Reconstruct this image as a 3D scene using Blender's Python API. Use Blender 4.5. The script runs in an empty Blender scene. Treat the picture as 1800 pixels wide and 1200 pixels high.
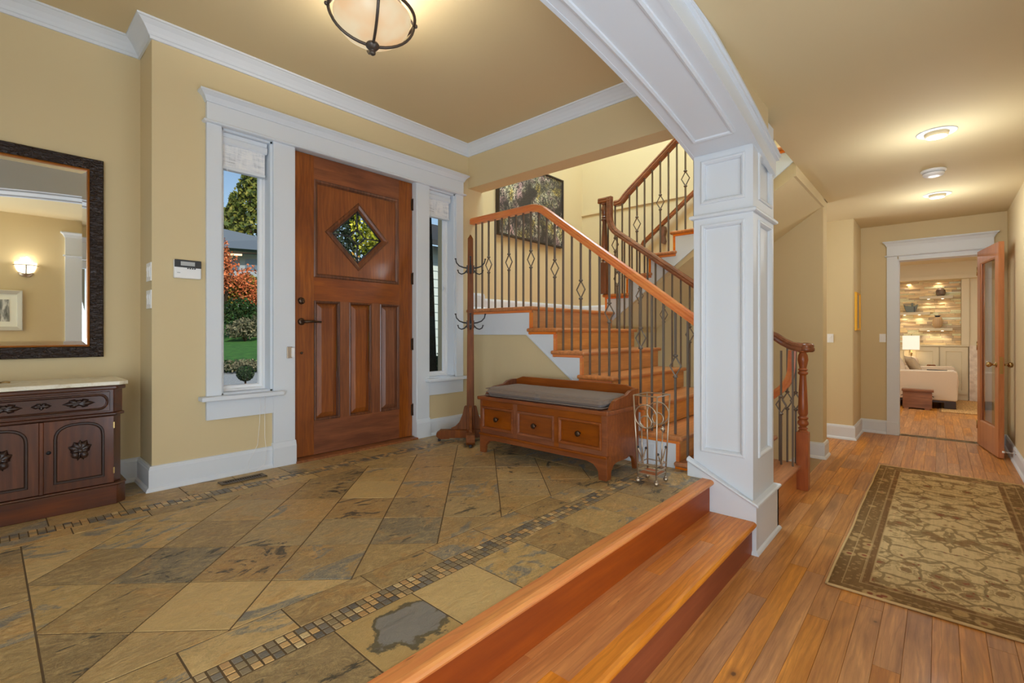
import bpy, bmesh, math, random
from mathutils import Vector, Matrix, noise
SC = bpy.context.scene
COL = SC.collection
PI = math.pi
rnd = random.Random(11)
H = -.35            # hall floor level (the slate foyer floor is z = 0)
HC = 2.10           # hall ceiling
FC = 2.465          # foyer ceiling
SW = 4.9            # stairwell ceiling

# ---------------------------------------------------------------- camera
cam = bpy.data.cameras.new('camera')
cam.lens = 36 * 834 / 1800
cam.sensor_width = 36
cam.shift_y = -14 / 1800
cam.clip_start = .02
cam.clip_end = 400
co = bpy.data.objects.new('camera', cam)
COL.objects.link(co)
co.location = (0, 0, .83)
co.rotation_euler = (PI / 2, 0, math.atan2(750, 834) - PI / 2)
SC.camera = co

# ---------------------------------------------------------------- colour management, sky, lights
SC.view_settings.view_transform = 'Standard'
SC.view_settings.look = 'None'
SC.view_settings.exposure = 0.0
SC.view_settings.gamma = 1
SC.view_settings.use_curve_mapping = False
try:
    SC.cycles.max_bounces = 10
    SC.cycles.diffuse_bounces = 5
    SC.cycles.transparent_max_bounces = 16
    SC.cycles.sample_clamp_indirect = 6
except Exception:
    pass
w = bpy.data.worlds.new('sky')
SC.world = w
w.use_nodes = True
nt = w.node_tree
sky = nt.nodes.new('ShaderNodeTexSky')
sky.sky_type = 'NISHITA'
sky.sun_disc = False
sky.sun_elevation = math.radians(32)
sky.sun_rotation = math.radians(200)
sky.air_density = 1.2
sky.dust_density = .4
sky.ozone_density = 2.2
bg = nt.nodes['Background']
bg.inputs['Strength'].default_value = .115
nt.links.new(sky.outputs[0], bg.inputs[0])


def light(kind, name, loc, energy, color=(1, 1, 1), rot=(0, 0, 0), size=.1, size_y=None, spot=None, blend=.6, spread=None):
    d = bpy.data.lights.new(name, kind)
    d.energy = energy
    d.color = color
    if kind == 'AREA':
        d.shape = 'RECTANGLE' if size_y else 'SQUARE'
        d.size = size
        if size_y:
            d.size_y = size_y
        if spread:
            d.spread = spread
    elif kind == 'SUN':
        d.angle = math.radians(.6)
    else:
        d.shadow_soft_size = size
        if kind == 'SPOT':
            d.spot_size = spot
            d.spot_blend = blend
    o = bpy.data.objects.new(name, d)
    COL.objects.link(o)
    o.location = loc
    o.rotation_euler = rot
    return o


WARM = (1, .80, .56)
SOFT = (1, .93, .82)
DAY = (.74, .87, 1)
# sun over the house, from behind the camera on to the garden
light('SUN', 'sun', (0, -60, 40), 4.2, (1, .90, .74), (math.radians(54), 0, math.radians(-8.5)))
# fill at a window added behind the camera; daylight of the glazed side door
light('AREA', 'hall_end_fill', (-2.35, .10, .85), 40, DAY, (0, -PI / 2 - .45, 0), 2.1, 1.1)
light('AREA', 'side_door_daylight', (1.36, -.56, .66), 23, DAY, (PI / 2 + .5, 0, 0), 1.1, 1.9)
light('AREA', 'hall_side_fill', (-1.35, -.57, .78), 74, DAY, (PI / 2 + .42, 0, 0), 1.8, 1.9)  # fill at a second unseen window, added to brighten the door wall
# fill light at an unseen window in the foyer's side wall
light('AREA', 'foyer_side_fill', (-.90, 2.05, 1.25), 4, DAY, (0, -PI / 2, 0), 1.5, 1.5)
# fill light added at the end of the side passage, no window there
light('AREA', 'passage_fill', (5.95, 2.5, 1.0), 20, DAY, (-PI / 2, 0, 0), .8, 1.6)
# stairwell: lamp at the top; hidden fill light added at the lower storey
light('AREA', 'stairwell_lamp', (3.9, 2.1, 4.8), 112, (.62, .84, 1), (0, 0, 0), 1.2, 1.6)
light('AREA', 'lower_stair_fill', (4.7, 3.2, -.7), 16, (.86, .95, 1), (-PI / 2 - .5, 0, 0), 1.0, 1.2)
# living room: overhead fill light and two unseen bulbs added to brighten it
light('AREA', 'living_room_fill', (9.3, .2, 2.06), 26, (.86, .95, 1), (0, 0, 0), 2.4, 2.4)
light('POINT', 'living_fill_bulb', (8.9, -1.7, 1.35), 18, (.88, .95, 1), size=.12)
light('POINT', 'living_fill_bulb', (8.6, 1.7, 1.35), 30, (.88, .95, 1), size=.12)

# ---------------------------------------------------------------- mesh helpers
ORG = {}


class MB:
    def __init__(s):
        s.v = []
        s.f = []
        s.s = []

    def add(s, vs, fs, smooth=False):
        b = len(s.v)
        s.v += [tuple(p) for p in vs]
        s.f += [tuple(i + b for i in f) for f in fs]
        s.s += [smooth] * len(fs)
        return s

    def box(s, x0, x1, y0, y1, z0, z1):
        x0, x1 = min(x0, x1), max(x0, x1)
        y0, y1 = min(y0, y1), max(y0, y1)
        z0, z1 = min(z0, z1), max(z0, z1)
        return s.add([(x0, y0, z0), (x1, y0, z0), (x1, y1, z0), (x0, y1, z0), (x0, y0, z1), (x1, y0, z1), (x1, y1, z1), (x0, y1, z1)],
                     [(0, 3, 2, 1), (4, 5, 6, 7), (0, 1, 5, 4), (1, 2, 6, 5), (2, 3, 7, 6), (3, 0, 4, 7)])

    def prism(s, pts, ax, a, b, smooth=False):
        """polygon in the two other axes (in x, y, z order) pulled from a to b along ax"""
        n = len(pts)
        f3 = {'x': lambda p, t: (t, p[0], p[1]), 'y': lambda p, t: (p[0], t, p[1]), 'z': lambda p, t: (p[0], p[1], t)}[ax]
        s.add([f3(p, a) for p in pts] + [f3(p, b) for p in pts], [tuple(range(n)), tuple(range(2 * n - 1, n - 1, -1))])
        bse = len(s.v) - 2 * n
        for i in range(n):
            j = (i + 1) % n
            s.f.append((bse + i, bse + j, bse + n + j, bse + n + i))
            s.s.append(smooth)
        return s

    def tube(s, pts, r, n=8, closed=False, smooth=True):
        P = [Vector(p) for p in pts]
        m = len(P)
        rs = r if isinstance(r, (list, tuple)) else [r] * m
        T = []
        for i in range(m):
            a = P[i - 1] if (i or closed) else P[i]
            c = P[(i + 1) % m] if (i < m - 1 or closed) else P[i]
            T.append((c - a).normalized() if (c - a).length > 1e-9 else Vector((0, 0, 1)))
        u = T[0].orthogonal().normalized()
        vs = []
        for i in range(m):
            u = u - T[i] * u.dot(T[i])
            u = u.normalized() if u.length > 1e-6 else T[i].orthogonal().normalized()
            w_ = T[i].cross(u)
            for k in range(n):
                t = 2 * PI * (k + .5) / n
                vs.append(P[i] + (u * math.cos(t) + w_ * math.sin(t)) * rs[i])
        fs = []
        for i in range(m if closed else m - 1):
            j = (i + 1) % m
            for k in range(n):
                l = (k + 1) % n
                fs.append((i * n + k, i * n + l, j * n + l, j * n + k))
        if not closed:
            fs.append(tuple(range(n))[::-1])
            fs.append(tuple((m - 1) * n + k for k in range(n)))
        return s.add(vs, fs, smooth)

    def sweep(s, pts, prof, side, closed=False, smooth=False):
        """profile (a, b): a along the fixed side vector, b along side x tangent; mitred"""
        P = [Vector(p) for p in pts]
        S = Vector(side).normalized()
        m, n = len(P), len(prof)
        vs = []
        for i in range(m):
            d0 = (P[i] - P[i - 1]).normalized() if (i or closed) else None
            d1 = (P[(i + 1) % m] - P[i]).normalized() if (i < m - 1 or closed) else None
            d0 = d0 or d1
            d1 = d1 or d0
            n0, n1 = S.cross(d0), S.cross(d1)
            nm = n0 + n1
            nm = nm.normalized() if nm.length > 1e-6 else n0
            k = 1 / max(.3, nm.dot(n0))
            for a, b in prof:
                vs.append(P[i] + S * a + nm * b * k)
        fs = []
        for i in range(m if closed else m - 1):
            j = (i + 1) % m
            for k in range(n):
                l = (k + 1) % n
                fs.append((i * n + k, i * n + l, j * n + l, j * n + k))
        if not closed:
            fs.append(tuple(range(n))[::-1])
            fs.append(tuple((m - 1) * n + k for k in range(n)))
        return s.add(vs, fs, smooth)

    def lathe(s, prof, c=(0, 0, 0), n=16, smooth=True, axis='z', sx=1, sy=1):
        c = Vector(c)
        vs = []
        for r, z in prof:
            for k in range(n):
                t = 2 * PI * (k + .5) / n
                a, b = r * math.cos(t) * sx, r * math.sin(t) * sy
                vs.append(c + Vector({'z': (a, b, z), 'x': (z, a, b), 'y': (a, z, b)}[axis]))
        fs = []
        for i in range(len(prof) - 1):
            for k in range(n):
                l = (k + 1) % n
                fs.append((i * n + k, i * n + l, (i + 1) * n + l, (i + 1) * n + k))
        if prof[0][0] > 1e-5:
            fs.append(tuple(range(n))[::-1])
        if prof[-1][0] > 1e-5:
            fs.append(tuple((len(prof) - 1) * n + k for k in range(n)))
        return s.add(vs, fs, smooth)

    def ball(s, c, r, n=10, sz=1):
        return s.lathe([(max(1e-6, r * math.sin(PI * i / 6)), -r * sz * math.cos(PI * i / 6)) for i in range(7)], c, n)

    def mesh(s, name, mat, off=None, merge=True):
        me = bpy.data.meshes.new(name)
        vs = s.v if off is None else [(p[0] - off[0], p[1] - off[1], p[2] - off[2]) for p in s.v]
        me.from_pydata(vs, [], s.f)
        me.polygons.foreach_set('use_smooth', s.s)
        if merge:
            bm = bmesh.new()
            bm.from_mesh(me)
            bmesh.ops.remove_doubles(bm, verts=bm.verts, dist=1e-6)
            bmesh.ops.recalc_face_normals(bm, faces=bm.faces)
            bm.to_mesh(me)
            bm.free()
        if mat:
            me.materials.append(mat)
        return me

    def build(s, name, mat, parent=None, bevel=0, seg=2, local=False, merge=True, loc=None, **kw):
        off = None
        if parent is not None and not local:
            off = ORG[parent.name]
        if loc is not None:
            off = loc
        me = s.mesh(name, mat, off, merge)
        return link(name, me, parent, bevel, seg, loc, **kw)


def link(name, me, parent=None, bevel=0, seg=2, loc=None, **kw):
    o = bpy.data.objects.new(name, me)
    COL.objects.link(o)
    if parent is not None:
        o.parent = parent
        ORG[o.name] = ORG[parent.name]
        if loc is not None:
            p = ORG[parent.name]
            o.location = (loc[0] - p[0], loc[1] - p[1], loc[2] - p[2])
            ORG[o.name] = loc
    else:
        if loc is not None:
            o.location = loc
        ORG[o.name] = tuple(o.location)
    if bevel:
        b = o.modifiers.new('bevel', 'BEVEL')
        b.width = bevel
        b.segments = seg
        b.limit_method = 'ANGLE'
        b.angle_limit = math.radians(40)
        b.harden_normals = False
    for k, val in kw.items():
        o[k] = val
    return o


def thing(name, label, cat, loc=(0, 0, 0), group=None, kind=None, rotz=0):
    o = bpy.data.objects.new(name, None)
    o.empty_display_size = .05
    COL.objects.link(o)
    o.location = loc
    o.rotation_euler = (0, 0, rotz)
    ORG[o.name] = tuple(loc)
    o['label'] = label
    o['category'] = cat
    if group:
        o['group'] = group
    if kind:
        o['kind'] = kind
    return o


def struct(name, label, cat, loc=(0, 0, 0)):
    return thing(name, label, cat, loc, kind='structure')


def tag(o, label, cat, group=None, kind=None):
    o['label'] = label
    o['category'] = cat
    if group:
        o['group'] = group
    if kind:
        o['kind'] = kind
    return o


def dup_tree(o, loc, label=None):
    """copy of a thing with copies of its parts and sub-parts (mesh data shared)"""
    c = o.copy()
    COL.objects.link(c)
    c.location = loc
    ORG[c.name] = tuple(loc)
    if label:
        c['label'] = label

    def rec(a, b):
        for ch in list(a.children):
            d = ch.copy()
            COL.objects.link(d)
            d.parent = b
            rec(ch, d)
    rec(o, c)
    return c


def mold(path, prof, mapf, closed=False):
    """moulding along a flat path: profile (d, w), d along the left normal of the path, w out of the plane"""
    mb = MB()
    n, m = len(prof), len(path)
    vs = []
    for i in range(m):
        p = Vector(path[i])
        d0 = (p - Vector(path[i - 1])).normalized() if (i or closed) else None
        d1 = (Vector(path[(i + 1) % m]) - p).normalized() if (i < m - 1 or closed) else None
        d0 = d0 or d1
        d1 = d1 or d0
        n0, n1 = Vector((-d0.y, d0.x)), Vector((-d1.y, d1.x))
        nm = (n0 + n1)
        nm = nm.normalized() if nm.length > 1e-6 else n0
        k = 1 / max(.3, nm.dot(n0))
        for d, w_ in prof:
            q = p + nm * d * k
            vs.append(mapf(q.x, q.y, w_))
    fs = []
    for i in range(m if closed else m - 1):
        j = (i + 1) % m
        for k in range(n):
            l = (k + 1) % n
            fs.append((i * n + k, i * n + l, j * n + l, j * n + k))
    if not closed:
        fs.append(tuple(range(n)))
        fs.append(tuple((m - 1) * n + k for k in range(n))[::-1])
    mb.add(vs, fs)
    return mb


def wall(ax, a, b, lo, hi, holes=()):
    """wall slab: ax 'y' = plane of constant y between a and b; lo/hi = (u, z) corners; holes = (u0, u1, z0, z1)"""
    mb = MB()
    us = sorted({lo[0], hi[0], *[h[0] for h in holes], *[h[1] for h in holes]})
    zs = sorted({lo[1], hi[1], *[h[2] for h in holes], *[h[3] for h in holes]})
    for i in range(len(us) - 1):
        run = None
        for j in range(len(zs) - 1):
            uc, zc = (us[i] + us[i + 1]) / 2, (zs[j] + zs[j + 1]) / 2
            inside = any(h[0] < uc < h[1] and h[2] < zc < h[3] for h in holes)
            if inside:
                if run is not None:
                    _wb(mb, ax, a, b, us[i], us[i + 1], run, zs[j])
                    run = None
            elif run is None:
                run = zs[j]
        if run is not None:
            _wb(mb, ax, a, b, us[i], us[i + 1], run, zs[-1])
    return mb


def _wb(mb, ax, a, b, u0, u1, z0, z1):
    if ax == 'y':
        mb.box(u0, u1, a, b, z0, z1)
    else:
        mb.box(a, b, u0, u1, z0, z1)


# ---------------------------------------------------------------- materials
def lin(c):
    return tuple(((x / 255) / 12.92 if x / 255 <= .04045 else ((x / 255 + .055) / 1.055) ** 2.4) for x in c)


def S(r, g, b, k=1.0):
    """display colour -> surface colour, divided by the room's light level"""
    return tuple(min(.92, x * k) for x in lin((r, g, b))) + (1,)


class N:
    """small wrapper round a node tree"""

    def __init__(s, name):
        s.m = bpy.data.materials.new(name)
        s.m.use_nodes = True
        s.t = s.m.node_tree
        s.b = s.t.nodes['Principled BSDF']
        s.out = s.t.nodes['Material Output']

    def n(s, kind, **kw):
        nd = s.t.nodes.new('ShaderNode' + kind)
        for k, val in kw.items():
            setattr(nd, k, val)
        return nd

    def l(s, a, b):
        s.t.links.new(a, b)

    def set(s, **kw):
        for k, val in kw.items():
            s.b.inputs[k.replace('_', ' ')].default_value = val
        return s

    def vec(s, scale=(1, 1, 1), rand=True, rot=(0, 0, 0), gen=False):
        tc = s.n('TexCoord')
        mp = s.n('Mapping')
        mp.inputs['Scale'].default_value = scale
        mp.inputs['Rotation'].default_value = rot
        src = tc.outputs['Generated' if gen else 'Object']
        if rand:
            oi = s.n('ObjectInfo')
            sc = s.n('VectorMath', operation='SCALE')
            sc.inputs[0].default_value = (17.3, 9.1, 23.7)
            s.l(oi.outputs['Random'], sc.inputs['Scale'])
            ad = s.n('VectorMath', operation='ADD')
            s.l(src, ad.inputs[0])
            s.l(sc.outputs[0], ad.inputs[1])
            src = ad.outputs[0]
        s.l(src, mp.inputs[0])
        return mp.outputs[0]

    def noise(s, vec, scale, detail=4, rough=.55, dist=0):
        nd = s.n('TexNoise')
        nd.inputs['Scale'].default_value = scale
        nd.inputs['Detail'].default_value = detail
        nd.inputs['Roughness'].default_value = rough
        nd.inputs['Distortion'].default_value = dist
        s.l(vec, nd.inputs['Vector'])
        return nd.outputs['Fac']

    def ramp(s, fac, stops, interp='LINEAR'):
        r = s.n('ValToRGB')
        cr = r.color_ramp
        cr.interpolation = interp
        while len(cr.elements) > 1:
            cr.elements.remove(cr.elements[-1])
        for i, (p, c) in enumerate(stops):
            e = cr.elements[0] if i == 0 else cr.elements.new(p)
            e.position = p
            e.color = c if len(c) == 4 else (*c, 1)
        s.l(fac, r.inputs[0])
        return r.outputs[0]

    def mix(s, fac, a, b, mode='MIX'):
        nd = s.n('Mix', data_type='RGBA', blend_type=mode)
        for i, x in ((0, fac), (6, a), (7, b)):
            if hasattr(x, 'is_output'):
                s.l(x, nd.inputs[i])
            else:
                nd.inputs[i].default_value = x
        return nd.outputs[2]

    def math(s, op, a, b=0.0, c=None):
        nd = s.n('Math', operation=op)
        for i, x in enumerate((a, b) if c is None else (a, b, c)):
            if hasattr(x, 'is_output'):
                s.l(x, nd.inputs[i])
            else:
                nd.inputs[i].default_value = x
        return nd.outputs[0]

    def hsv(s, colr, val=None, sat=None, hue=None):
        nd = s.n('HueSaturation')
        s.l(colr, nd.inputs['Color'])
        for key, x in (('Value', val), ('Saturation', sat), ('Hue', hue)):
            if x is not None:
                if hasattr(x, 'is_output'):
                    s.l(x, nd.inputs[key])
                else:
                    nd.inputs[key].default_value = x
        return nd.outputs[0]

    def rand(s, lo, hi):
        oi = s.n('ObjectInfo')
        mr = s.n('MapRange')
        mr.inputs[3].default_value = lo
        mr.inputs[4].default_value = hi
        s.l(oi.outputs['Random'], mr.inputs[0])
        return mr.outputs[0]

    def bump(s, h, strength=.2, dist=.01):
        nd = s.n('Bump')
        nd.inputs['Strength'].default_value = strength
        nd.inputs['Distance'].default_value = dist
        s.l(h, nd.inputs['Height'])
        s.l(nd.outputs[0], s.b.inputs['Normal'])

    def base(s, c):
        if hasattr(c, 'is_output'):
            s.l(c, s.b.inputs['Base Color'])
        else:
            s.b.inputs['Base Color'].default_value = c
        return s


def flat(name, c, rough=.5, metal=0, coat=0, spec=.5):
    m = N(name)
    m.base(c).set(Roughness=rough, Metallic=metal)
    m.b.inputs['Coat Weight'].default_value = coat
    m.b.inputs['Specular IOR Level'].default_value = spec
    return m.m


def paint(name, c, rough=.6, bump=.06, spec=.35):
    m = N(name)
    m.base(c).set(Roughness=rough)
    m.b.inputs['Specular IOR Level'].default_value = spec
    m.bump(m.noise(m.vec(rand=False), 260, 3), bump, .002)
    return m.m


def wood(name, light_c, dark_c, axis='x', rough=.32, coat=.25, var=.16, fine=1.0, knots=False, sat=.08, spec=.5, figure=.07, lines=0):
    m = N(name)
    st = {'x': (.09, 1, 1), 'y': (1, .09, 1), 'z': (1, 1, .09)}[axis]
    v = m.vec(st)
    g1 = m.noise(v, 11 * fine, 5, .6, 1.2)
    g2 = m.noise(m.vec({'x': (.05, 1, 1), 'y': (1, .05, 1), 'z': (1, 1, .05)}[axis]), 110 * fine, 4, .65, .3)
    v2 = m.vec({'x': (.35, 1, 1), 'y': (1, .35, 1), 'z': (1, 1, .35)}[axis])
    g3 = m.noise(v2, 3.2 * fine, 3, .5, 1.5)
    wv = m.n('TexWave', wave_type='BANDS', bands_direction={'x': 'Y', 'y': 'X', 'z': 'X'}[axis])
    wv.inputs['Scale'].default_value = 9 * fine
    wv.inputs['Distortion'].default_value = 9
    wv.inputs['Detail'].default_value = 3
    wv.inputs['Detail Scale'].default_value = 1.4
    m.l(m.vec({'x': (.22, 1, 1), 'y': (1, .22, 1), 'z': (1, 1, .22)}[axis]), wv.inputs['Vector'])
    t = m.math('ADD', m.math('MULTIPLY', g1, .42), m.math('ADD', m.math('MULTIPLY', g2, .24), m.math('MULTIPLY', g3, .30)))
    t = m.math('ADD', t, m.math('MULTIPLY', m.math('SUBTRACT', wv.outputs['Fac'], .5), figure))
    c = m.ramp(t, [(.37, dark_c), (.54, tuple((a + b) / 2 for a, b in zip(dark_c, light_c))), (.64, light_c)])
    if knots:
        kv = m.noise(m.vec((.25, 1, 1) if axis == 'x' else (1, 1, .25)), 4.2, 2, .4, .8)
        c = m.mix(m.ramp(kv, [(.64, (0, 0, 0)), (.74, (.5, .5, .5))]), c, tuple(x * .45 for x in dark_c[:3]) + (1,))
        vo = m.n('TexVoronoi')
        vo.inputs['Scale'].default_value = 5.5
        m.l(m.vec((.7, 1, 1) if axis == 'x' else (1, 1, .7)), vo.inputs['Vector'])
        sp_ = m.n('SeparateColor')
        m.l(vo.outputs['Color'], sp_.inputs[0])
        kd = m.math('ADD', vo.outputs['Distance'], m.math('MULTIPLY', m.math('SUBTRACT', g1, .5), .12))
        pk = m.math('GREATER_THAN', sp_.outputs[0], .62)
        c = m.mix(m.math('MULTIPLY', m.ramp(kd, [(.06, (.5, .5, .5)), (.16, (0, 0, 0))]), pk), c, tuple(x * .7 for x in dark_c[:3]) + (1,))
        c = m.mix(m.math('MULTIPLY', m.ramp(kd, [(.03, (.9, .9, .9)), (.055, (0, 0, 0))]), pk), c, tuple(x * .25 for x in dark_c[:3]) + (1,))
    if lines:
        w2 = m.n('TexWave', wave_type='BANDS', bands_direction={'x': 'Y', 'y': 'X', 'z': 'X'}[axis])
        w2.inputs['Scale'].default_value = 13
        w2.inputs['Distortion'].default_value = 11
        w2.inputs['Detail'].default_value = 4
        w2.inputs['Detail Scale'].default_value = 1.1
        m.l(m.vec({'x': (.13, 1, 1), 'y': (1, .13, 1), 'z': (1, 1, .13)}[axis]), w2.inputs['Vector'])
        c = m.mix(m.ramp(w2.outputs['Fac'], [(.04, (lines, lines, lines)), (.22, (0, 0, 0))]), c, tuple(x * .55 for x in dark_c[:3]) + (1,))
        fl = m.noise(m.vec({'x': (.30, 1, 1), 'y': (1, .30, 1), 'z': (1, 1, .30)}[axis]), 46, 2, .5)
        c = m.mix(m.ramp(fl, [(.74, (0, 0, 0)), (.80, (.7, .7, .7))]), c, tuple(x * .3 for x in dark_c[:3]) + (1,))
    c = m.hsv(c, m.rand(1 - var, 1 + var), m.rand(1 - sat, 1 + sat))
    m.base(c).set(Roughness=rough)
    m.b.inputs['Coat Weight'].default_value = coat
    m.b.inputs['Coat Roughness'].default_value = .12
    m.b.inputs['Specular IOR Level'].default_value = spec
    m.bump(g2, .08, .003)
    return m.m


K = 1.55
M = {}
M['white'] = paint('white_trim_paint', (.745, .785, .835, 1), .42, .03)
M['tan'] = paint('tan_wall_paint', (.70, .565, .33, 1), .75, .05)
M['tan_ceil'] = paint('tan_ceiling_paint', (.70, .565, .33, 1), .8, .05)
M['cream'] = paint('cream_wall_paint', (.74, .63, .42, 1), .7, .04)
M['cherry'] = wood('cherry_plank_wood', S(186, 130, 68, 1.75), S(130, 82, 38, 1.75), 'x', .44, .06, .12, 1, True, figure=.05, lines=.2)
M['cherry_step'] = wood('bright_cherry_step_wood', S(204, 132, 66, 1.7), S(150, 88, 40, 1.7), 'x', .40, .08, .10, 1, True, figure=.05, lines=.22)
M['nosing'] = wood('cherry_nosing_wood', S(226, 142, 66, K), S(184, 104, 42, K), 'x', .40, .08, .05, figure=.05, lines=.25)
M['riser'] = wood('red_cherry_riser_wood', S(138, 68, 30, K), S(108, 48, 20, K), 'x', .5, 0, .06, .6)
M['tread'] = wood('stair_tread_wood', S(182, 118, 70, 1.75), S(138, 86, 48, 1.75), 'x', .35, .25, .1)
M['stair_riser'] = wood('stair_riser_wood', S(196, 142, 82, K), S(162, 110, 60, K), 'x', .38, .2, .06)
M['rail'] = wood('orange_handrail_wood', S(236, 132, 50, K), S(190, 94, 32, K), 'y', .34, .2, .05)
M['rail_dark'] = wood('brown_handrail_wood', S(146, 84, 48, K), S(94, 50, 26, K), 'y', .26, .4, .05)
M['newel'] = wood('red_newel_wood', S(168, 94, 48, K), S(126, 66, 32, K), 'z', .34, .15, .04)
M['newel_dark'] = wood('brown_newel_wood', S(120, 72, 46, K), S(74, 42, 26, K), 'z', .28, .4, .04)
M['door_v'] = wood('fir_door_upright_grain', S(136, 80, 40, K), S(94, 50, 26, K), 'z', .38, .2, .1, 1.3)
M['door_h'] = wood('fir_door_cross_grain', S(134, 76, 38, K), S(92, 48, 26, K), 'x', .38, .2, .1, 1.3)
M['door_edge'] = wood('fir_door_dark_moulding', S(116, 66, 36, K), S(66, 36, 22, K), 'z', .32, .3, .1, 1.3)
M['bench'] = wood('bench_cherry_wood', S(132, 74, 36, K), S(98, 50, 23, K), 'y', .36, .1, .06, spec=.35)
M['rack'] = wood('coat_rack_wood', S(132, 76, 36, K), S(84, 46, 22, K), 'z', .45, 0, .06, spec=.2)
M['mahogany'] = wood('dark_mahogany', S(88, 46, 25, K), S(50, 25, 15, K), 'x', .3, .35, .08)
M['mahogany_v'] = wood('dark_mahogany_upright', S(94, 50, 27, K), S(54, 27, 16, K), 'z', .3, .35, .08)
M['carving'] = flat('black_brown_carving', S(42, 26, 20, K), .35, 0, .2)
M['hall_door'] = wood('alder_hall_door', S(172, 112, 72, K), S(142, 88, 54, K), 'z', .34, .25, .06)
M['chest'] = wood('pine_chest_wood', S(140, 92, 60, K), S(96, 58, 36, K), 'y', .4, .15, .08)
M['iron'] = flat('dark_iron', S(98, 88, 78, K), .45, .45)
M['bronze'] = flat('oil_rubbed_bronze', S(70, 54, 42, K), .3, .8)
M['nickel'] = flat('aged_nickel', S(162, 148, 130, K), .34, .9)
M['brass'] = flat('antique_brass', S(150, 126, 84, K), .26, .95)
M['chrome'] = flat('chrome', (.8, .8, .8, 1), .12, 1)
M['black'] = flat('black_plastic', S(40, 40, 42, K), .4)
M['gold'] = flat('gold_leaf', S(214, 154, 50, K), .35, .6)
M['plastic'] = flat('white_plastic', S(205, 205, 205, K), .4)
M['screen'] = flat('grey_screen', S(150, 152, 152, K), .3)
M['grout'] = paint('brown_grout', S(84, 68, 48, K), .9, .2)
M['gap'] = flat('dark_plank_gap', S(92, 54, 28, K), .7)
M['vinyl'] = flat('window_vinyl', S(216, 217, 220, K), .35)

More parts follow.
